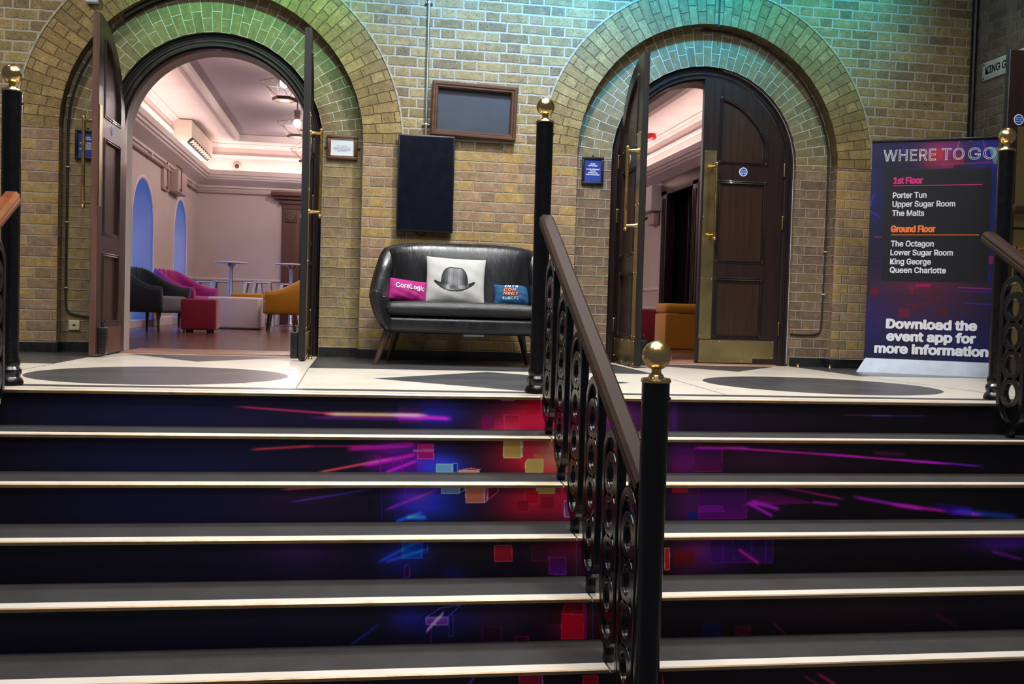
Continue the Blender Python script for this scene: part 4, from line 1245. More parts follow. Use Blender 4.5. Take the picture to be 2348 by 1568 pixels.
def hat(U, V):
    c = np.zeros(U.shape+(3,)); c[...] = (180, 179, 176)
    u, v = (U+1)/2, (V+1)/2
    rs = np.random.RandomState(3); nz = rs.rand(400)
    hatch = nz[(u*330).astype(int) % 400]; hatch2 = nz[(v*260+u*40).astype(int) % 400]
    # crown
    cu = np.abs(u-0.474)/0.226; top = 0.345+0.405*np.clip(1-np.clip(cu, 0, 1)**3.4, 0, 1)**0.40
    crown = (cu < 1) & (v < top) & (v > 0.345)
    shade = 96-70*np.clip(cu, 0, 1)**2+46*np.exp(-((u-0.40)/0.05)**2)+34*np.exp(-((u-0.56)/0.07)**2)+(hatch-0.5)*62
    c = np.where(crown[..., None], np.clip(shade, 18, 210)[..., None]*np.array([1, 1, 1.02]), c)
    top2 = 0.345+0.385*np.clip(1-np.clip(cu/0.962, 0, 1)**3.4, 0, 1)**0.40
    edge = crown & ((v > top2) | (cu > 0.962)); c = np.where(edge[..., None], np.array((36, 36, 40)), c)
    # band
    bt = 0.385-0.028*np.cos((u-0.474)*6); band = (cu < 1) & (v < bt) & (v > bt-0.085)
    c = np.where(band[..., None], np.clip(92+80*np.exp(-((u-0.37)/0.035)**2)+60*np.exp(-((u-0.58)/0.06)**2)+(hatch2-0.5)*36-40*np.clip(cu, 0, 1)**4, 20, 200)[..., None]*np.ones(3), c)
    # brim
    bu = (u-0.477)/0.345; bb = 0.215+0.20*np.clip(np.abs(bu), 0, 1)**2.3+0.012; tt = np.where(np.abs(bu) < 0.655, bt-0.080, bb+0.105-0.05*np.clip((np.abs(bu)-0.66)/0.34, 0, 1)-0.06*np.clip((np.abs(bu)-0.93)/0.07, 0, 1)**2)
    brim = (np.abs(bu) < 1) & (v > bb) & (v < np.maximum(tt, bb+0.028))
    c = np.where(brim[..., None], np.clip(70+110*np.exp(-((u-0.42)/0.10)**2)*np.exp(-((v-0.275)/0.02)**2)+(hatch2-0.5)*50-30*np.abs(bu), 16, 215)[..., None]*np.ones(3), c)
    under = brim & (v < bb+0.018); c = np.where(under[..., None], np.array((40, 40, 44)), c)
    return c
def place(o, tilt, roll=0, yaw=0):
    o.rotation_mode = 'XYZ'; o.rotation_euler = (R(tilt), R(roll), R(yaw))
t = thing('cushion', 'large square off-white cushion printed with a bowler hat', 'cushion', (0.685, -0.395, 0.598), 0, 'cushions on the black sofa'); place(t, -14, 2.0, -2)
pillow(t, 'front_cover', 0.435, 0.345, 0.13, (M['cushion_white'], M['cushion_white']), hat, pinch=0.04)
for o in kids(t):
    if o.name.startswith('back_cover'): color_mesh(o, np.tile((180, 179, 176), (len(o.data.vertices), 1)))
t = thing('cushion', 'small magenta cushion with white lettering at the left end of the sofa', 'cushion', (0.335, -0.47, 0.515), 0, 'cushions on the black sofa'); place(t, -16, 6, 12)
wp, fc = pillow(t, 'front_cover', 0.29, 0.165, 0.10, (M['cushion_pink'], M['cushion_orange']), None)
b = MB(); text(b, 'CoreLogic', 0.036, (0, 0, 0), None, 0.215, 'CENTER', 0.012, warp=lambda p: wp((p[0]+0.012, p[1]+0.002, 0)), space=1.05); b.build('lettering', M['white_ink'], fc)
t = thing('cushion', 'small petrol blue cushion with orange and white lettering at the right of the sofa', 'cushion', (1.108, -0.43, 0.505), 0, 'cushions on the black sofa'); place(t, -20, 0, -4)
wp, fc = pillow(t, 'front_cover', 0.29, 0.165, 0.10, (M['cushion_blue'], M['cushion_blue']), None)
b = MB(); text(b, 'INTR', 0.021, (0, 0, 0), None, 0.100, 'LEFT', 0.03, shear=0.25, space=1.25, warp=lambda p: wp((p[0]-0.068, p[1]+0.049, 0)))
b.build('lettering', M['white_ink'], fc)
b = MB(); text(b, 'EUROPE', 0.020, (0, 0, 0), None, 0.115, 'LEFT', 0.004, space=1.1, warp=lambda p: wp((p[0]-0.082, p[1]-0.047, 0))); b.build('lettering', M['white_ink'], fc)
b = MB(); text(b, 'CON', 0.021, (0, 0, 0), None, 0.088, 'LEFT', 0.035, shear=0.22, space=1.25, warp=lambda p: wp((p[0]-0.074, p[1]+0.017, 0)))
b.build('lettering', M['orange_ink'], fc)
b = MB(); text(b, 'NECT', 0.022, (0, 0, 0), None, 0.112, 'LEFT', 0.035, shear=0.22, space=1.2, warp=lambda p: wp((p[0]-0.079, p[1]-0.015, 0))); b.build('lettering', M['orange_ink'], fc)

# ---------------------------------------------------------------- things on the wall
t = thing('display_screen', 'tall dark portrait display screen on the wall above the sofa', 'screen', (0.473, -0.07, 1.33))
b = MB(); b.rbox(-0.2125, 0.2125, 0, 0.045, -0.363, 0.363, 0.005, 2); b.box(-0.12, 0.12, 0.045, 0.07, -0.2, 0.2); b.build('bezel', M['bezel'], t)
b = MB(); b.box(-0.202, 0.202, -0.002, 0.004, -0.348, 0.352); b.build('screen', M['screen'], t)
b = MB(); b.tube([(-0.07+0.09*k/10, 0.05, -0.36-0.024*sin(pi*k/10)) for k in range(11)], 0.004, 6); b.build('power_cable', M['black_plastic'], t)
t = thing('framed_plaque', 'deep brown oak frame holding a dark slate plaque with worn gold lettering', 'plaque', (0.827, -0.01, 1.895)); t.rotation_euler = (0, R(1.4), 0)
for p0, p1 in (((-0.326, 0.205), (0.326, 0.205)), ((0.326, 0.205), (0.326, -0.205)), ((0.326, -0.205), (-0.326, -0.205)), ((-0.326, -0.205), (-0.326, 0.205))):
    dx, dz = p1[0]-p0[0], p1[1]-p0[1]; L = hypot(dx, dz); dx, dz = dx/L, dz/L; ix, iz = dz, -dx
    prof = [(0, 0.0), (0, -0.05), (0.010, -0.062), (0.022, -0.062), (0.030, -0.054), (0.040, -0.054), (0.048, -0.046), (0.050, -0.010), (0.050, 0.0)]
    rows = []
    for (x, z), s in ((p0, 1), (p1, -1)): rows.append([(x+ix*a+dx*a*s, c, z+iz*a+dz*a*s) for a, c in prof])
    b = MB(); b.grid(rows, False, True, 0, False, True); b.build('frame_side', M['frame_oak'], t)
b = MB(); b.box(-0.28, 0.28, -0.012, 0.0, -0.16, 0.16); pq = b.build('plaque_panel', M['slate'], t)
rnd = random.Random(5)
for z, x0, x1 in ((0.075, -0.10, 0.12), (0.035, -0.02, 0.19), (-0.02, -0.22, 0.20), (-0.045, -0.15, 0.14), (-0.068, -0.08, 0.10), (-0.105, -0.05, 0.07)):
    b = MB(); xs_ = np.arange(x0, x1, 0.0045); zz = [z-0.004+rnd.uniform(-0.0035, 0.0035) for _ in xs_]
    b.grid([[(x, -0.0124, q-0.0006), (x, -0.0124, q+rnd.uniform(0.0004, 0.0022))] for x, q in zip(xs_, zz)], smooth=False)
    b.build('worn_text_line', M['worn_gold'], pq)
t = thing('conduit_pipe', 'thin galvanised conduit pipe running up the brick wall from the screen', 'pipe', (0.467, -0.022, 1.66))
b = MB(); b.tube([(0, 0, 0), (0, 0, ZT-1.66)], 0.0105, 12); b.build('pipe', M['steel'], t)
for z in (0.12, 1.03, 2.0):
    b = MB(); b.rbox(-0.012, 0.012, -0.012, 0.022, z-0.008, z+0.008, 0.003); 
    cl = b.build('clip', M['steel'], t)
    for s in (-1, 1): b = MB(); b.ball((s*0.022, 0.008, z), 0.009, 6); b.build('screw', M['steel'], cl)
t = thing('framed_certificate', 'small gilt and brown frame with printed paper right of the left doorway', 'picture frame', (-0.154, REC-0.018, 1.593))
for (x0, x1, z0, z1) in ((-0.115, 0.115, 0.066, 0.092), (-0.115, 0.115, -0.092, -0.066), (-0.115, -0.089, -0.066, 0.066), (0.089, 0.115, -0.066, 0.066)):
    b = MB(); b.rbox(x0, x1, -0.008, 0.018, z0, z1, 0.006); b.build('frame_side', M['frame_oak'], t)
b = MB()
for (x0, x1, z0, z1) in ((-0.089, 0.089, 0.062, 0.066), (-0.089, 0.089, -0.066, -0.062), (-0.089, -0.085, -0.066, 0.066), (0.085, 0.089, -0.066, 0.066)): b.box(x0, x1, -0.006, 0.006, z0, z1)
b.build('gilt_slip', M['brass'], t)
b = MB(); b.box(-0.087, 0.087, 0.002, 0.006, -0.064, 0.064); pq = b.build('paper', M['paper'], t)
for z, wd in ((0.012, 0.042), (-0.001, 0.066), (-0.011, 0.066), (-0.021, 0.056), (-0.031, 0.034)):
    x = -wd; b = MB()
    while x < wd:
        k = rnd.uniform(0.004, 0.012); b.box(x, min(wd, x+k), 0.0012, 0.0020, z-0.0014, z+0.0014); x += k+0.0022
    b.build('printed_line', M['ink'], pq)
for x in (-0.122, 0.124): b = MB(); b.ball((x, 0.008, 0.0), 0.010, 6, 0, (1, 0.6, 1)); b.build('wall_fixing', M['frame_oak'], t)
def notice(x, label):
    t = thing('door_notice', label, 'notice', (x, REC-0.014, 1.5145), 0, 'blue framed notices')
    b = MB(); w2, h2, q = 0.087, 0.109, 0.020
    for (x0, x1, z0, z1) in ((-w2, w2, h2-q, h2), (-w2, w2, -h2, -h2+q), (-w2, -w2+q, -h2+q, h2-q), (w2-q, w2, -h2+q, h2-q)): b.rbox(x0, x1, -0.010, 0.014, z0, z1, 0.005)
    b.box(-0.006, 0.006, -0.004, 0.010, h2-0.004, h2+0.012); b.box(-0.006, 0.006, -0.004, 0.010, -h2-0.010, -h2+0.004); b.build('frame', M['frame_black'], t)
    b = MB(); b.box(-w2+q-0.003, w2-q+0.003, 0.001, 0.006, -h2+q-0.003, h2-q+0.003); pr = b.build('print', M['notice_blue'], t)
    for z, ln, wd in ((0.050, 'PLEASE', 0.036), (0.036, 'DOOR CLOSERS', 0.072), (0.008, 'TO CLOSE THESE DOORS', 0.108), (-0.006, 'PUSH THE', 0.046), (-0.020, 'SWITCH BUTTON', 0.074), (-0.034, 'ABOVE THE DOOR FRAME', 0.110)): b = MB(); text(b, ln, 0.0085, (0, 0.0004, z), None, wd, 'CENTER', 0.03); b.build('text_line', M['white_ink'], pr)
    return t
notice(1.796, 'small black framed blue notice beside the right doorway')
notice(-1.985, 'small black framed blue notice half hidden by the open leaf of the left doorway')
t = thing('wall_socket', 'square cream socket plate low on the brick left of the left doorway', 'socket', (-2.062, REC-0.006, 0.197))
b = MB(); b.rbox(-0.038, 0.038, -0.008, 0.006, -0.036, 0.036, 0.003); b.build('plate', M['plastic'], t)
b = MB(); b.box(-0.010, 0.010, -0.0095, -0.007, -0.005, 0.006); b.build('socket_port', M['black_plastic'], t)
for x in (-0.029, 0.029): b = MB(); b.ball((x, -0.008, 0), 0.003, 5); b.build('screw', M['black_plastic'], t)
def cable(name, label, pts, r, mat, clips=()):
    t = thing(name, label, 'cable', pts[0]); o = Vector(pts[0])
    b = MB(); b.tube([Vector(p)-o for p in pts], r, 8); b.build('cord', mat, t)
    for c in clips:
        b = MB(); c = Vector(c)-o; b.rbox(c.x-0.013, c.x+0.013, c.y-0.010, c.y+0.006, c.z-0.005, c.z+0.005, 0.002, 2); b.build('clip', M['plastic'] if mat is not M['cable'] or True else mat, t)
    return t
yc = REC-0.009
pts = [(C1+1.045*cos(R(a)), yc, ZS+1.045*sin(R(a))) for a in range(100, 181, 8)]+[(-2.122, yc, 1.2), (-2.124, yc, 0.6), (-2.123, yc, 0.36), (-2.116, yc, 0.31), (-2.095, yc, 0.285), (-2.05, yc, 0.272), (-1.98, yc, 0.262), (-1.86, yc, 0.256)]
cable('wall_cable', 'dark cable clipped along the left jamb of the left arch', pts, 0.008, M['cable'], [(-2.122, yc, 1.35), (-2.122, yc, 1.86), (-2.123, yc, 0.95), (-2.123, yc, 0.47)])
pts = [(C2+1.055*cos(R(a)), yc, ZS+1.055*sin(R(a))) for a in range(94, -1, -8)]+[(3.779, yc, 1.2), (3.772, yc, 0.6), (3.766, yc, 0.33), (3.755, yc, 0.285), (3.71, yc, 0.268), (3.6, yc, 0.262), (3.50, yc, 0.268)]
cable('wall_cable', 'dark cable running round the right side of the right arch', pts, 0.007, M['cable'], [(3.775, yc, 0.95), (3.772, yc, 0.6)])
yc = 0.150
pts = [(C2+0.768*cos(R(a)), yc-0.002, ZS+0.768*sin(R(a))) for a in range(80, -1, -5)]+[(C2+0.768, yc-0.002, 0.8), (C2+0.768, yc-0.002, 0.02)]
cable('wall_cable', 'thin white cable following the frame on the right of the closed leaf', pts, 0.0045, M['white_metal'])
t = thing('wall_bracket', 'dark hooked metal pipe bent under the crown of the left arch', 'bracket', (-1.62, 0.06, 2.48))
b = MB(); b.tube([(C1+1.06*cos(R(a))+1.62, 0.0, ZS+1.06*sin(R(a))-2.48) for a in range(128, 99, -4)], 0.014, 8); b.build('pipe', M['cable'], t)
# brass floor stops
for x, y, lb in ((3.52, -0.02, 'small brass door stop on the floor at the right of the right doorway'), (2.02, -0.30, 'small brass door stop at the foot of the open leaf of the right doorway'), (-0.345, -0.22, 'small brass door stop beside the edge-on leaf of the left doorway'), (3.79, -0.03, 'small brass door stop at the wall corner left of the banner')):
    b = MB(); b.lathe([(0.016, 0), (0.016, 0.006), (0.012, 0.012), (0.013, 0.024), (0.006, 0.030)], (0, 0, 0), 14); o = b.build('door_stop', M['brass'], None, (x, y, 0.001)); tag(o, lb, 'door stop', 'brass floor stops')
# side wall sign and spare handrail behind the right post
t = thing('room_sign', 'white room name plate on the side wall at the top right', 'sign', (XR-0.006, -0.128, 2.437))
SG = Matrix(((0, 0, -1, 0), (-1, 0, 0, 0), (0, 1, 0, 0), (0, 0, 0, 1)))
b = MB(); b.rbox(-0.006, 0.006, -0.60, 0.0, -0.0725, 0.0725, 0.002, 2); b.build('plate', M['sign_white'], t)
b = MB(); text(b, 'KING GEORGE', 0.058, (-0.0062, -0.045, -0.026), SG, 0.50, 'LEFT', 0.022); b.build('lettering', M['black_ink'], t)
for y in (-0.02, -0.58):
    for z in (-0.055, 0.055): b = MB(); b.ball((-0.006, y, z), 0.008, 6); b.build('screw', M['black_plastic'], t)
t = thing('wall_handrail', 'short dark brown handrail end with a black rod behind the right post', 'handrail', (XR, -1.75, 0.9))
b = MB(); b.rbox(-0.86, -0.02, -0.035, 0.035, 0.21, 0.265, 0.014); b.build('rail', M['rail'], t)
b = MB(); b.tube([(-0.89, 0, 0.115), (-0.02, 0, 0.125)], 0.009, 8); b.tube([(-0.6, 0, 0.12), (-0.6, 0, 0.215)], 0.007, 8); b.build('rod', M['iron'], t)

# ---------------------------------------------------------------- roller banner
t = thing('roller_banner', 'tall purple and blue roller banner with direction lettering at the right', 'banner', (3.795, -0.449, 0), R(-29.277))
b = MB(); v = [(0, 0, 0), (1.0, 0, 0), (1.0, 0.22, 0), (0, 0.22, 0), (0.062, 0.03, 0.108), (0.935, 0.03, 0.108), (0.935, 0.14, 0.108), (0.062, 0.14, 0.108)]
b.add(v, [(0, 3, 2, 1), (4, 5, 6, 7), (0, 1, 5, 4), (1, 2, 6, 5), (2, 3, 7, 6), (3, 0, 4, 7)]); b.build('base_cassette', M['alu'], t)
b = MB(); b.tube([(0.5, 0.10, 0.10), (0.5, 0.10, 1.76)], 0.010, 8); b.build('support_pole', M['alu'], t)
b = MB(); b.rbox(0.05, 0.925, 0.052, 0.072, 1.762, 1.782, 0.006); b.build('top_bar', M['bezel'], t)
BW0, BW1, BZ0, BZ1 = 0.052, 0.925, 0.105, 1.774
def bart(Xs, Z):
    c = np.zeros(Xs.shape+(3,)); u = (Xs-BW0)/(BW1-BW0); v = (Z-BZ0)/(BZ1-BZ0)
    def G(u0, v0, su, sv, col): nonlocal c; c = c+np.exp(-((u-u0)/su)**2-((v-v0)/sv)**2)[..., None]*np.array(col)
    def B(u0, u1, v0, v1, col, op=1.0, grad=None):
        nonlocal c; ins = ((u > u0) & (u < u1) & (v > v0) & (v < v1))[..., None]; k = np.array(col, float)
        if grad is not None: f = np.clip((u-u0)/(u1-u0), 0, 1)[..., None]; k = k*(1-f)+np.array(grad)*f
        c = np.where(ins, c*(1-op)+k*op, c)
    c[...] = (24, 24, 66)
    G(0.5, 0.30, 0.6, 0.12, (60, 8, 12)); G(0.45, 0.36, 0.4, 0.05, (50, 6, 4)); G(0.4, 0.18, 0.5, 0.10, (22, 4, 20)); G(0.0, 0.12, 0.3, 0.2, (8, 6, 44)); G(0.9, 0.06, 0.4, 0.12, (2, 6, 52))
    G(0.52, 0.93, 0.16, 0.09, (180, 30, 70)); G(0.68, 0.96, 0.10, 0.05, (70, 20, 80)); G(0.9, 0.94, 0.12, 0.10, (6, 30, 130)); G(0.2, 0.97, 0.3, 0.06, (10, 0, 40)); G(1.0, 0.7, 0.05, 0.3, (4, 14, 100)); G(0.02, 0.75, 0.10, 0.2, (0, 6, 60))
    B(0.49, 0.575, 0.905, 0.955, (236, 70, 90), 0.8); B(0.655, 0.74, 0.885, 0.93, (206, 40, 90), 0.75); B(0.57, 0.66, 0.87, 0.91, (230, 80, 110), 0.45); B(0.765, 0.80, 0.985, 1.0, (190, 30, 60), 0.9, (220, 60, 80)); B(0.44, 0.53, 0.88, 0.93, (200, 30, 70), 0.5)
    B(0.60, 0.70, 0.955, 0.985, (150, 40, 140), 0.5); B(0.80, 0.86, 0.955, 0.985, (30, 60, 180), 0.5); B(0.30, 0.40, 0.90, 0.93, (60, 20, 90), 0.4)
    d = (u-0.955+(v-0.915)*-0.9); m = (u > 0.93) & (v > 0.885) & (v < 0.955) & (u-0.93 > (0.955-v)*0.6); c = np.where(m[..., None], np.array((110, 190, 226)), c)
    for a0, b0, a1, b1, col in ((0.88, 0.99, 0.93, 0.90, (220, 50, 150)), (0.70, 0.995, 0.68, 0.95, (210, 130, 220)), (0.24, 0.985, 0.27, 0.94, (60, 140, 240)), (0.22, 0.955, 0.30, 0.957, (30, 120, 220)), (0.55, 0.885, 0.99, 0.892, (220, 60, 150)), (0.18, 0.862, 0.40, 0.866, (60, 40, 200)), (0.0, 0.68, 0.08, 0.655, (40, 110, 240)), (0.0, 0.70, 0.03, 0.76, (40, 90, 230)), (0.05, 0.56, 0.10, 0.56, (220, 30, 90)), (0.74, 0.335, 1.0, 0.330, (190, 60, 190)), (0.74, 0.318, 1.0, 0.316, (70, 50, 220)), (0.05, 0.45, 0.12, 0.45, (80, 30, 130)), (0.30, 0.25, 0.55, 0.262, (130, 20, 50)), (0.80, 0.265, 1.0, 0.262, (70, 60, 210)), (0.0, 0.30, 0.4, 0.29, (80, 20, 60))):
        tt = np.clip((u-a0)/(a1-a0+1e-9), 0, 1) if abs(a1-a0) > abs(b1-b0)*0.6 else np.clip((v-b0)/(b1-b0), 0, 1)
        du = (u-(a0+(a1-a0)*tt))*0.873; dv = (v-(b0+(b1-b0)*tt))*1.67; k = np.exp(-(du*du+dv*dv)/0.004**2)[..., None]; c = c*(1-k)+np.array(col)*k
    for u0, u1, v0, v1, col, op in ((0.03, 0.105, 0.292, 0.328, (130, 16, 50), 0.8), (0.33, 0.42, 0.325, 0.338, (170, 20, 60), 0.5), (0.40, 0.52, 0.335, 0.347, (200, 10, 110), 0.9), (0.27, 0.36, 0.195, 0.235, (140, 22, 60), 0.85), (0.37, 0.43, 0.215, 0.25, (110, 20, 52), 0.8), (0.58, 0.66, 0.205, 0.24, (110, 20, 46), 0.8), (0.10, 0.12, 0.15, 0.185, (100, 20, 110), 0.7), (0.76, 0.84, 0.165, 0.20, (20, 20, 110), 0.7), (0.36, 0.38, 0.30, 0.33, (180, 20, 60), 0.6), (0.97, 1.0, 0.36, 0.40, (20, 40, 180), 0.8), (0.965, 1.0, 0.44, 0.475, (200, 40, 110), 0.8), (0.50, 0.62, 0.27, 0.33, (110, 20, 40), 0.4)): B(u0, u1, v0, v1, col, op)
    ins = ((Xs > 0.157) & (Xs < 0.886) & (Z > 0.70) & (Z < 1.55)); c = np.where(ins[..., None], np.array((30, 29, 40)), c)
    return np.clip(255*(np.clip(c, 0, 255)/255)**1.25*0.80, 0, 255)
o, Xg, Zg = fast_grid('banner_panel', np.linspace(BW0, BW1, 220), np.linspace(BZ0, BZ1, 420), lambda a, c: (a, np.full(a.shape, 0.062), c), M['banner'], t)
color_mesh(o, bart(Xg, Zg).reshape(-1, 3))
y = 0.060
bp = o
for ln, x, wd in (('WHERE', 0.137, 0.366), ('TO', 0.545, 0.152), ('GO', 0.728, 0.183)): b = MB(); text(b, ln, 0.084, (x, y, 1.618), None, wd, 'LEFT', 0.0, 0.0021, space=1.05); b.build('title_word', M['white_ink'], bp)
for z, ln, wd in ((1.337, 'Porter Tun', 0.235), (1.270, 'Upper Sugar Room', 0.436), (1.201, 'The Malts', 0.224), (0.969, 'The Octagon', 0.300), (0.902, 'Lower Sugar Room', 0.434), (0.833, 'King George', 0.285), (0.768, 'Queen Charlotte', 0.392)):
    b = MB(); text(b, ln, 0.042, (0.214, y, z), None, wd, 'LEFT', 0.022); b.build('text_line', M['white_ink'], bp)
for z, ln, x, wd in ((0.345, 'Download the', 0.207, 0.624), (0.250, 'event app for', 0.213, 0.613), (0.154, 'more information', 0.130, 0.785)):
    b = MB(); text(b, ln, 0.066, (x, y, z), None, wd, 'LEFT', 0.050); b.build('text_line', M['white_ink'], bp)
for ln, x, z, wd, mt, x1, zl in (('1st Floor', 0.216, 1.446, 0.202, 'pink_ink', 0.828, 1.426), ('Ground Floor', 0.212, 1.079, 0.307, 'orange_ink', 0.823, 1.053)):
    b = MB(); text(b, ln, 0.046, (x, y, z), None, wd, 'LEFT', 0.045); b.build('heading_line', M[mt], bp)
    b = MB(); b.box(x-0.001, x1, y-0.0012, y, zl, zl+0.006); b.build('rule_line', M[mt], bp)

t = thing('junction_box', 'small pale grey box at the top left above the open door leaf', 'junction box', (-1.935, -0.02, 2.545))
b = MB(); b.rbox(-0.045, 0.045, -0.03, 0.02, -0.04, 0.05, 0.008); b.build('case', M['sign_white'], t)
b = MB(); b.tube([(0.0, 0, 0.05), (0.0, 0, 0.6)], 0.008, 8); b.build('lead', M['sign_white'], t)
t = thing('corner_pipe', 'dark vertical pipe in the corner between the brick walls', 'pipe', (XR-0.028, -0.028, 0.07))
b = MB(); b.tube([(0, 0, 0), (0, 0, ZT-0.07)], 0.024, 10); b.build('pipe', M['black_plastic'], t)
cable('wall_cable', 'short dark cable rising from the crown of the right arch', [(2.755, -0.006, ZS+RO-0.02), (2.757, -0.008, 2.85), (2.750, -0.008, 3.1), (2.755, -0.008, ZT)], 0.007, M['cable'])

# ---------------------------------------------------------------- the lounge beyond the doors
RX0, RX1, RY0, RY1 = -3.10, 5.00, 0.45, 11.90
CZ = 3.40
w = MB()
for a, b2 in ((XL, C1-0.674), (C1+0.674, C2-0.674), (C2+0.674, XR+0.6)): quad(w, a, b2, 0, ZS, RY0)
quad(w, XL, C1-0.674, ZS, 4.6, RY0); quad(w, C1+0.674, C2-0.674, ZS, 4.6, RY0); quad(w, C2+0.674, XR+0.6, ZS, 4.6, RY0)
for C in (C1, C2):
    above(w, C, 0.674, RY0, 4.6, 0); arch(w, C, [(0.690, 0.255), (0.674, 0.255), (0.674, RY0)], 1)
w.uv = {}; struct(w, 'wall_lounge_front', [M['plaster'], M['lining']], 'plastered inner face of the doorway wall inside the lounge', 'wall')
b = MB(); b.add([(XL, RY0-0.2, -0.01), (RX1+0.3, RY0-0.2, -0.01), (RX1+0.3, RY1+0.3, -0.01), (XL, RY1+0.3, -0.01)], [(0, 1, 2, 3)])
for v in range(4): b.v[v] = (b.v[v][0], b.v[v][1], 0.0015)
struct(b, 'floor_lounge', M['boards'], 'brown timber floorboards of the pink-lit lounge', 'floor')
# left wall with two blue-lit arched windows
WIN = [(7.30, 0.72), (10.27, 0.62)]; WS, WB = 1.50, 0.10
w = MB()
def yz(pts, mi=0): w.add([(RX0, y, z) for y, z in pts], [tuple(range(len(pts)))], mi)
ys = [RY0]+[q for y, r in WIN for q in (y-r, y+r)]+[RY1]
for a, c in zip(ys[0::2], ys[1::2]): yz([(a, 0), (c, 0), (c, CZ+0.1), (a, CZ+0.1)])
for yc_, r in WIN:
    zr = 0.66
    yz([(yc_-r, 0), (yc_+r, 0), (yc_+r, WB), (yc_-r, WB)])
    q = [yc_-r*cos(pi*k/32) for k in range(33)]; hz = lambda y: WS+zr*sqrt(max(0, 1-((y-yc_)/r)**2))
    for a, c in zip(q, q[1:]): yz([(a, hz(a)), (c, hz(c)), (c, CZ+0.1), (a, CZ+0.1)])
    ring_ = [(yc_-r, WB), (yc_-r, WS)]+[(yc_-r*cos(pi*k/32), WS+zr*sin(pi*k/32)) for k in range(1, 33)]+[(yc_+r, WB)]
    w.grid([[(RX0, y, z), (RX0-0.30, y, z)] for y, z in ring_+[ring_[0]]], mi=1, smooth=False)
    w.grid([[(RX0+0.018*sin(pi*k/6), yc_+(y-yc_)*(1+0.03*cos(pi*k/6)), z+(0.03*cos(pi*k/6)*((z-WS)/zr if z > WS else 0))) for k in range(7)] for y, z in ring_], mi=2, smooth=True)
struct(w, 'wall_lounge_left', [M['plaster'], M['plaster'], M['plaster_pale']], 'pink-grey plaster lounge wall with two arched window openings', 'wall')
for k, (yc_, r) in enumerate(WIN):
    b = MB(); b.box(RX0-0.34, RX0-0.30, yc_-r-0.05, yc_+r+0.05, WB-0.05, WS+0.75)
    struct(b, 'window_%d' % (k+1), M['bluepane'], ('nearer' if k == 0 else 'farther')+' arched lounge window glowing blue', 'window')
# far wall, right wall with dark doorway
b = MB(); b.add([(RX0, RY1, 0), (RX1, RY1, 0), (RX1, RY1, CZ+0.1), (RX0, RY1, CZ+0.1)], [(0, 1, 2, 3)]); struct(b, 'wall_lounge_far', M['plaster'], 'far pink-grey plaster wall of the lounge', 'wall')
b = MB()
def xq(y0, y1, z0, z1): b.add([(RX1, y0, z0), (RX1, y1, z0), (RX1, y1, z1), (RX1, y0, z1)], [(0, 1, 2, 3)])
xq(RY0, 6.72, 0, CZ+0.1); xq(8.2, RY1, 0, CZ+0.1); xq(6.72, 8.2, 2.42, CZ+0.1); struct(b, 'wall_lounge_right', M['plaster'], 'right-hand lounge wall with a dark timber doorway', 'wall')
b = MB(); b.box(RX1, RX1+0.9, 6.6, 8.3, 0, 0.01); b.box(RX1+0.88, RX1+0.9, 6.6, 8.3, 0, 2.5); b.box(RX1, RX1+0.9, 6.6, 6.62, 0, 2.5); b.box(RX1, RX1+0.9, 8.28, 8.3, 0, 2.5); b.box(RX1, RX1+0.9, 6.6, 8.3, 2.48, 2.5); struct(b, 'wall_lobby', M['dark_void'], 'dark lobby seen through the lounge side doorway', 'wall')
b = MB()
for y0, y1, z0, z1 in ((8.10, 8.36, 0, 2.44), (6.56, 6.82, 0, 2.44), (6.50, 8.42, 2.36, 2.62), (6.44, 8.48, 2.60, 2.68)): b.rbox(RX1-0.06, RX1+0.10, y0, y1, z0, z1, 0.012)
for y in (8.14, 8.20, 8.26, 6.64, 6.70, 6.76): b.box(RX1-0.072, RX1-0.055, y, y+0.022, 0.3, 2.3)
struct(b, 'trim_5', M['door'], 'reeded dark timber surround of the lounge side doorway', 'door frame')
t = thing('door_7', 'dark glazed door inside the lounge side doorway', 'door', (RX1+0.30, 8.1, 0), 0, None, 'structure')
for y0, y1, z0, z1 in ((-0.14, 0, 0.01, 2.36), (-1.30, -1.16, 0.01, 2.36), (-1.16, -0.14, 0.01, 0.25), (-1.16, -0.14, 2.2, 2.36), (-1.16, -0.14, 1.55, 1.62)):
    b = MB(); b.rbox(-0.02, 0.02, y0, y1, z0, z1, 0.006); b.build('door_rail', M['door'], t)
b = MB(); b.box(-0.005, 0.005, -1.18, -0.12, 0.2, 2.25); b.build('glazing', M['glass_dark'], t)
# cornice, cove, ceiling
PTH = [(RX0, RY0, (1, 0)), (RX0, RY1, (1, -1)), (RX1, RY1, (-1, -1)), (RX1, RY0, (-1, 0))]
def round_room(prof, name, mat, label, cat):
    b = MB(); b.grid([[(x+s[0]*a, y+s[1]*a, z) for a, z in prof] for x, y, s in PTH], False, True, 0, False, True); return struct(b, name, mat, label, cat)
round_room([(0, 2.56), (0.03, 2.565), (0.035, 2.60), (0.21, 2.70), (0.22, 2.73), (0.245, 2.735), (0.25, 2.775), (0.275, 2.785), (0.285, 2.865), (0.26, 2.87), (0.25, 2.83), (0, 2.83)], 'trim_6', M['plaster_pale'], 'moulded cornice with hidden light trough round the lounge', 'cornice')
round_room([(0, 3.14), (0.028, 3.15), (0.032, 3.185), (0.012, 3.20), (0, 3.20)], 'trim_7', M['plaster_pale'], 'narrow moulding half way up the lounge cove', 'moulding')
round_room([(0, 3.33), (0.03, 3.34), (0.05, 3.37), (0.10, 3.385), (0.10, CZ+0.01), (0, CZ+0.01)], 'trim_8', M['plaster_pale'], 'moulding where the lounge cove meets the ceiling', 'moulding')
b = MB()
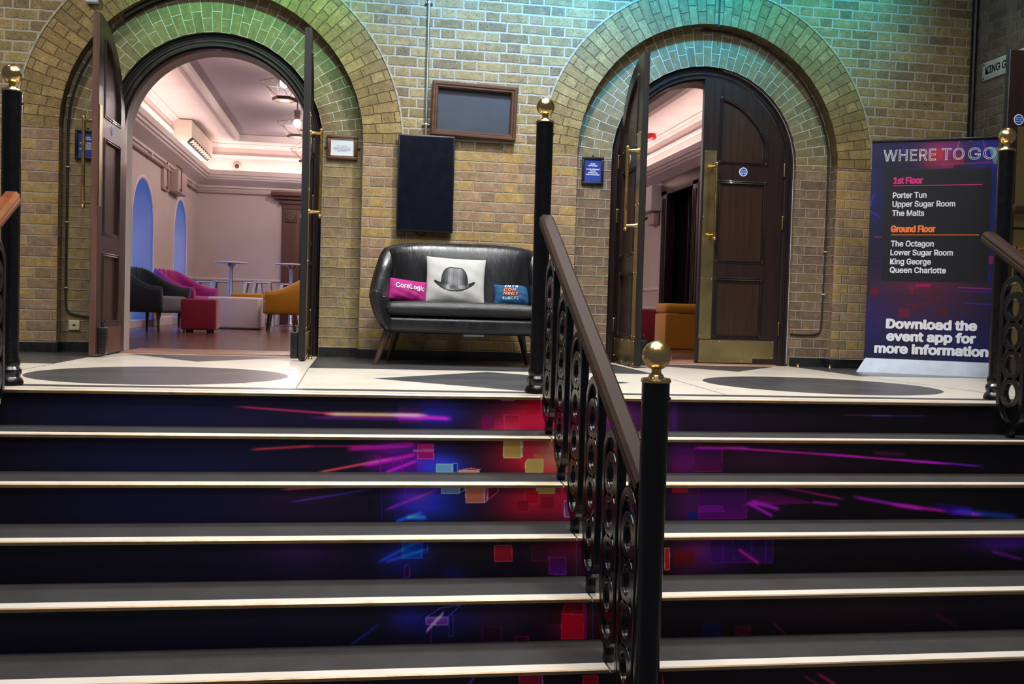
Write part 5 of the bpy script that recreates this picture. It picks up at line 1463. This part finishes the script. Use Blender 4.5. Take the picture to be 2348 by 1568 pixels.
for x, y, s in ():
    pass
b.grid([[(x+s[0]*a, y+s[1]*a, z) for a, z in ((0.17, 2.832), (0.235, 2.832), (0.235, 2.846), (0.17, 2.846))] for x, y, s in PTH], False, True, 0, False, True)
o = b.build('cove_light', M['cove']); tag(o, 'warm pink strip light hidden in the lounge cornice trough', 'strip light')
IN = 0.85; ix0, ix1, iy0, iy1 = RX0+IN, RX1-IN, RY0+0.85, RY1-0.75
b = MB()
def zq(x0, x1, y0, y1, z, mi): b.add([(x0, y0, z), (x1, y0, z), (x1, y1, z), (x0, y1, z)], [(0, 3, 2, 1)], mi)
zq(RX0, ix0, RY0, RY1, CZ, 0); zq(ix1, RX1, RY0, RY1, CZ, 0); zq(ix0, ix1, RY0, iy0, CZ, 0); zq(ix0, ix1, iy1, RY1, CZ, 0); zq(ix0, ix1, iy0, iy1, CZ+0.06, 1)
struct(b, 'ceiling_lounge', [M['plaster_pale'], M['ceil']], 'lounge ceiling with a mauve centre panel inside pale borders', 'ceiling')
b = MB(); pr = [(0, CZ), (0.0, CZ-0.035), (-0.03, CZ-0.05), (-0.05, CZ-0.03), (-0.08, CZ-0.045), (-0.11, CZ-0.03), (-0.14, CZ-0.035), (-0.16, CZ), ]
pr = [(0.02, CZ+0.06), (0.02, CZ-0.02), (0.0, CZ-0.05), (-0.03, CZ-0.055), (-0.045, CZ-0.035), (-0.075, CZ-0.045), (-0.09, CZ-0.025), (-0.12, CZ-0.033), (-0.15, CZ), (-0.15, CZ+0.06)]
b.grid([[(x+s[0]*a, y+s[1]*a, z) for a, z in pr] for x, y, s in ((ix0, iy0, (1, 1)), (ix0, iy1, (1, -1)), (ix1, iy1, (-1, -1)), (ix1, iy0, (-1, 1)))], True, True, 0, False)
struct(b, 'trim_9', M['plaster_pale'], 'stepped moulding framing the lounge ceiling panel', 'moulding')
def wall_strip(prof, name, label, cat):
    b = MB()
    for path in ([(RX0, RY0, (1, 0)), (RX0, 6.55, (1, 0))], [(RX0, 8.05, (1, 0)), (RX0, 9.62, (1, 0))], [(RX0, 10.92, (1, 0)), (RX0, RY1, (1, -1)), (RX1, RY1, (-1, -1)), (RX1, 8.40, (-1, 0))], [(RX1, 6.50, (-1, 0)), (RX1, RY0, (-1, 0))]):
        b.grid([[(x+s[0]*p, y+s[1]*p, z) for p, z in prof] for x, y, s in path], False, True, 0, False, True)
    return struct(b, name, M['plaster_pale'], label, cat)
wall_strip([(0, 0.79), (0.02, 0.80), (0.03, 0.83), (0, 0.85)], 'trim_10', 'pale dado rail round the lounge walls', 'dado rail')
wall_strip([(0, 0.002), (0.02, 0.002), (0.02, 0.12), (0, 0.14)], 'baseboard_lounge', 'pale skirting round the lounge walls', 'skirting')
# dark timber doorcase on the far wall
t = thing('door_8', 'tall dark timber doorcase with carved corner blocks on the far lounge wall', 'doorcase', (-1.5, RY1-0.005, 0), 0, None, 'structure')
for x0, x1, z0, z1, d in ((0.0, 0.34, 0, 2.25, 0.07), (1.5, 1.84, 0, 2.25, 0.07), (0.0, 1.84, 2.20, 2.32, 0.078), (-0.06, 1.90, 2.30, 2.38, 0.12), (-0.14, 1.98, 2.38, 2.44, 0.18), (-0.20, 2.04, 2.44, 2.52, 0.24)):
    b = MB(); b.rbox(x0, x1, -d, 0, z0, z1, 0.012); b.build('moulded_board', M['doorcase'], t)
b = MB(); b.box(0.34, 1.5, -0.03, 0, 0, 2.05); b.build('door_slab', M['doorframe'], t)
b = MB()
for k in range(4): b.box(0.09+k*0.045, 0.112+k*0.045, -0.078, -0.06, 0.25, 1.93)
b.rbox(0.06, 0.28, -0.09, -0.06, 1.95, 2.17, 0.01); b.lathe([(0.08, -0.105), (0.085, -0.09), (0.06, -0.085)], (0.17, 0, 2.06), 20, 0, 'y'); b.build('carved_block', M['doorcase'], t)
# fittings
t = thing('air_conditioner', 'cream wall air conditioner high on the left lounge wall', 'air conditioner', (RX0, 9.45, 3.02))
b = MB(); v = [(0, 0, 0.02), (0.20, 0, 0), (0.30, 0, 0.10), (0.30, 0, 0.36), (0, 0, 0.37)]; v += [(x, 2.3, z) for x, _, z in v]
b.add(v, [(4, 3, 2, 1, 0), (5, 6, 7, 8, 9), (0, 1, 6, 5), (1, 2, 7, 6), (2, 3, 8, 7), (3, 4, 9, 8), (4, 0, 5, 9)]); b.build('casing', M['acwhite'], t)
b = MB(); v = [(0.212, 0.08, 0.0), (0.302, 0.08, 0.088), (0.302, 2.22, 0.088), (0.212, 2.22, 0.0)]; b.add(v, [(0, 1, 2, 3)]); b.add([(x+0.003, y, z-0.003) for x, y, z in v], [(0, 1, 2, 3)])
b.build('outlet', M['dark_void'], t)
for k in range(9): b = MB(); b.box(0.225, 0.312, 0.2+k*0.22, 0.23+k*0.22, 0.02, 0.07); b.build('louvre', M['acwhite'], t)
for x, y, lb, z, dx in ((RX0, 8.55, 'nearer flat wall box with trailing cable on the left lounge wall', 2.13, 0.05), (RX0, 9.12, 'deeper beige speaker box beside the flat one on the left lounge wall', 2.16, 0.16)):
    t = thing('wall_box', lb, 'wall box', (x, y, z)); b = MB(); b.rbox(0, dx, 0, 0.42 if dx < 0.1 else 0.8, 0, 0.36, 0.01); b.build('case', M['beige_box'], t)
    b = MB(); b.tube([(dx+0.01, 0.1, 0.05), (dx+0.02, 0.2, 0.02), (dx+0.01, 0.25, 0.12), (dx+0.01, 0.22, 0.3), (dx, 0.3, 0.40), (0.02, 0.3, 0.5)], 0.008, 6); b.build('lead', M['cable'], t)
t = thing('picture_rail_pipe', 'thin pipe with brackets under the lounge cornice', 'pipe', (RX0+0.05, 1.0, 2.48))
b = MB(); b.tube([(0, 0, 0), (0, 10.85, 0), (1.55, 10.85, 0)], 0.022, 8); b.build('pipe', M['beige_box'], t)
for y in (6.5, 7.7, 8.9, 10.1):
    b = MB(); b.rbox(-0.05, 0.03, y-0.03, y+0.03, -0.03, 0.06, 0.008); b.build('bracket', M['beige_box'], t)
t = thing('ceiling_speaker', 'small round speaker set in the far lounge cove', 'speaker', (-2.36, RY1-0.02, 2.98))
b = MB(); b.lathe([(0.085, 0.02), (0.085, 0.0), (0.06, -0.02), (0.05, -0.015)], (0, 0, 0), 24, 0, 'y'); b.build('bezel', M['beige_box'], t); b = MB(); b.ball((0, -0.015, 0), 0.04, 8); b.build('cone', M['dark_void'], t)
t = thing('fire_alarm', 'small red fire alarm sounder seen over the right doorway', 'alarm', (3.62, 4.5, 2.66)); 
t.location = (4.76, 8.45, CZ-0.045)
b = MB(); b.lathe([(0.06, 0.04), (0.075, 0.02), (0.08, -0.03), (0.05, -0.05)], (0, 0, 0), 20); b.build('sounder', M['redplastic'], t)
def pendant(x, y, lb):
    t = thing('pendant_lamp', lb, 'lamp', (x, y, CZ+0.06), 0, 'cage pendant lamps over the lounge')
    b = MB(); b.lathe([(0.13, 0.0), (0.13, -0.012), (0.05, -0.02), (0.012, -0.03), (0.012, -0.15), (0.055, -0.16), (0.034, -0.29), (0.03, -0.295)], (0, 0, 0), 20); b.build('lamp_holder', M['chairleg'], t)
    b = MB(); b.ball((0, 0, -0.345), 0.056, 10, 0, (1, 1, 1.1)); b.build('bulb', M['bulb'], t)
    b = MB(); n_ = 6; up_ = [(0.06*cos(2*pi*k/n_), 0.06*sin(2*pi*k/n_), -0.18) for k in range(n_)]; md = [(0.30*cos(2*pi*k/n_+0.3), 0.30*sin(2*pi*k/n_+0.3), -0.35) for k in range(n_)]; lo = [(0.13*cos(2*pi*k/n_), 0.13*sin(2*pi*k/n_), -0.54) for k in range(n_)]
    for k in range(n_):
        for a, c in ((up_[k], md[k]), (md[k], lo[k]), (md[k], md[(k+1) % n_]), (md[k], lo[(k+1) % n_])): b.tube([a, c], 0.0028, 5)
    wc = b.build('wire_cage', M['chairleg'], t)
    b = MB(); b.grid([[(r*cos(2*pi*k/n_), r*sin(2*pi*k/n_), z) for r, z in ((0.125, -0.56), (0.145, -0.56), (0.145, -0.525), (0.125, -0.525))] for k in range(n_)], True, True, 0, False); b.build('wood_ring', M['walnut'], wc)
    l = bpy.data.lights.new('pendant_light', 'POINT'); l.energy = 55; l.color = (1, 0.86, 0.78); l.shadow_soft_size = 0.06; o = bpy.data.objects.new('pendant_light', l); COL.objects.link(o); o.parent = t; o.location = (0, 0, -0.42)
for (x, y), lb in zip(((-0.975, 5.0), (-0.985, 7.7), (-0.97, 10.3)), ('nearest cage pendant lamp with glowing bulb seen through the left arch', 'middle cage pendant lamp with glowing bulb seen through the left arch', 'farthest cage pendant lamp cut off by the door leaf')): pendant(x, y, lb)
area('lounge_fill_front', (1.0, 3.2, 3.3), (1.0, 3.6, 0), 3.0, 62, (1.0, 0.86, 0.83), 2.0)
area('lounge_fill_back', (0.5, 8.5, 3.3), (0.0, 8.8, 0), 4.0, 105, (1.0, 0.86, 0.85), 3.0)
# ---------------------------------------------------------------- lounge furniture
def tub_chair(lb, loc, rz, mat, seatmat, group):
    t = thing('tub_armchair', lb, 'armchair', loc, rz, group)
    o = shell(t, 'shell', mat, 0.37, -0.34, 0.36, 2.6, 0.235, 0.575, 0.83, 0.075, 0.05, 0.05, -0.30, 0.30)
    b = MB(); b.rbox(-0.29, 0.29, -0.36, 0.22, 0.235, 0.45, 0.045, 4); b.build('seat', seatmat, t)
    b = MB()
    for k in range(-2, 3): b.tube([(k*0.11, 0.235-abs(k)*0.012, 0.47), (k*0.115, 0.285-abs(k)*0.014, 0.70), (k*0.12, 0.315-abs(k)*0.016, 0.82)], 0.006, 6)
    b.build('tufting', mat, t)
    for x, y in ((-0.26, -0.28), (0.26, -0.28), (-0.24, 0.20), (0.24, 0.20)):
        b = MB(); b.tube([(x, y, 0.25), (x*1.12, y*1.12, 0.0)], [0.024, 0.013], 12); b.build('leg', M['chairleg'], t)
    return t
tub_chair('dark teal tub armchair with grey seat just inside the left doorway', (-2.66, 5.72, 0.0015), R(68), M['teal'], M['greyfab'], None)
tub_chair('magenta tub armchair behind the teal armchair', (-2.62, 7.85, 0.0015), R(75), M['magenta'], M['magenta'], None).scale = (1.3, 1.0, 1.05)
tub_chair('mustard orange tub armchair turned away beside the edge-on door leaf', (-1.00, 7.20, 0.0015), R(-82), M['mustard'], M['mustard'], None)
def pouffe(name, lb, loc, rz, w, d, h, mat, foot=True, cat='pouffe'):
    t = thing(name, lb, cat, loc, rz); b = MB(); b.rbox(-w/2, w/2, -d/2, d/2, 0.035 if foot else 0.012, h, 0.03, 4); b.build('body', mat, t)
    for sx in (-1, 1):
        for sy in (-1, 1):
            b = MB(); b.rbox(sx*(w/2-0.09)-0.03, sx*(w/2-0.09)+0.03, sy*(d/2-0.09)-0.03, sy*(d/2-0.09)+0.03, 0.0, 0.045, 0.006, 2); b.build('foot', M['black_plastic'], t)
    return t
pouffe('cube_pouffe', 'crimson cube pouffe on black feet in the middle of the left doorway', (-1.99, 5.42, 0.0015), R(2), 0.43, 0.43, 0.425, M['red'])
pouffe('bench_block', 'long white upholstered bench block behind the crimson pouffe', (-1.80, 7.60, 0.0015), R(-3), 0.74, 0.60, 0.47, M['whitefab'], False, 'bench')
pouffe('bench_block', 'low mustard block behind the white bench block', (-1.80, 9.1, 0.0015), 0, 0.50, 0.5, 0.545, M['mustard'], False, 'bench')
t = thing('storage_pouffe', 'mustard box pouffe with padded lid just inside the right doorway', 'pouffe', (3.76, 3.62, 0.0015), R(0))
b = MB(); b.rbox(-0.30, 0.36, -0.30, 0.10, 0.0, 0.405, 0.015, 2); b.build('body', M['mustard'], t)
b = MB(); b.box(-0.285, 0.34, -0.304, -0.298, 0.012, 0.395); b.build('front_panel', M['mustard'], t)
b = MB(); b.rbox(-0.305, 0.365, -0.305, 0.105, 0.41, 0.525, 0.045, 5); b.build('padded_lid', M['mustard'], t)
pouffe('cube_pouffe', 'crimson cube pouffe behind the mustard box pouffe', (3.58, 4.95, 0.0015), 0, 0.5, 0.5, 0.46, M['red'])
pouffe('bench_block', 'white bench block against the wall seen above the crimson cube in the right doorway', (4.0, 6.0, 0.0015), 0, 0.9, 0.5, 0.50, M['whitefab'], False, 'bench')
def high_table(lb, loc):
    t = thing('poseur_table', lb, 'table', loc, 0, 'tall round tables in the lounge')
    b = MB(); b.lathe([(0.27, 1.062), (0.283, 1.068), (0.283, 1.080), (0.27, 1.086)], (0, 0, 0), 36); b.build('tabletop', M['tabletop'], t)
    b = MB(); b.lathe([(0.09, 1.062), (0.07, 1.03), (0.036, 1.0), (0.036, 0.06), (0.05, 0.04)], (0, 0, 0), 20); b.build('column', M['chrome'], t)
    b = MB(); b.lathe([(0.24, 0.0), (0.24, 0.012), (0.06, 0.035)], (0, 0, 0), 32); b.build('base', M['chrome'], t)
high_table('tall round white table on a chrome column at the centre of the left doorway', (-2.20, 10.0, 0.0015)); high_table('tall round white table half hidden behind the mustard armchair', (-1.18, 10.0, 0.0015))
def stool(lb, loc, rz=0):
    t = thing('bar_stool', lb, 'stool', loc, rz, 'white metal stools by the far wall')
    b = MB(); b.rbox(-0.155, 0.155, -0.155, 0.155, 0.735, 0.765, 0.02, 3); b.build('seat', M['white_metal'], t)
    for sx in (-1, 1):
        for sy in (-1, 1):
            b = MB(); b.grid([[(sx*(c+ax), sy*(c+ay), z) for ax, ay in ((0, 0), (-wd, 0), (-wd, -0.004), (-0.004, -0.004), (-0.004, -wd), (0, -wd))] for z, c, wd in ((0.75, 0.148, 0.06), (0.4, 0.185, 0.045), (0.0, 0.225, 0.028))], False, True, 0, False, True); b.build('leg', M['white_metal'], t)
    b = MB()
    for a in (0, 1, 2, 3):
        q = [(0.19, -0.19), (0.19, 0.19), (-0.19, 0.19), (-0.19, -0.19)]; p, r = q[a], q[(a+1) % 4]; b.tube([(p[0], p[1], 0.30), (r[0], r[1], 0.30)], 0.009, 6)
    b.build('footrest', M['white_metal'], t)
for (x, y), lb in zip(((-2.80, 11.2), (-2.42, 10.6), (-1.92, 10.95), (-1.70, 10.35), (-1.30, 11.2)), ('leftmost white metal stool by the farther blue window', 'white metal stool left of the chrome column table', 'white metal stool just right of the chrome column', 'white metal stool between the two tall round tables', 'white metal stool partly hidden by the mustard armchair')): stool(lb, (x, y, 0.0015))
t = thing('wall_speaker', 'pale box unit on the right lounge wall seen through the right doorway', 'speaker', (RX1, 8.5, 2.14))
b = MB(); b.rbox(-0.20, 0.0, 0, 0.85, 0.0, 0.42, 0.012); b.build('cabinet', M['whitefab'], t)
b = MB(); b.rbox(-0.12, -0.02, 0.10, 0.45, -0.22, -0.03, 0.01); b.build('lower_box', M['beige_box'], t); b = MB(); b.tube([(-0.03, 0.7, -0.05), (-0.12, 0.72, -0.12), (-0.14, 0.75, -0.12)], 0.02, 8); b.build('bracket', M['black_plastic'], t)
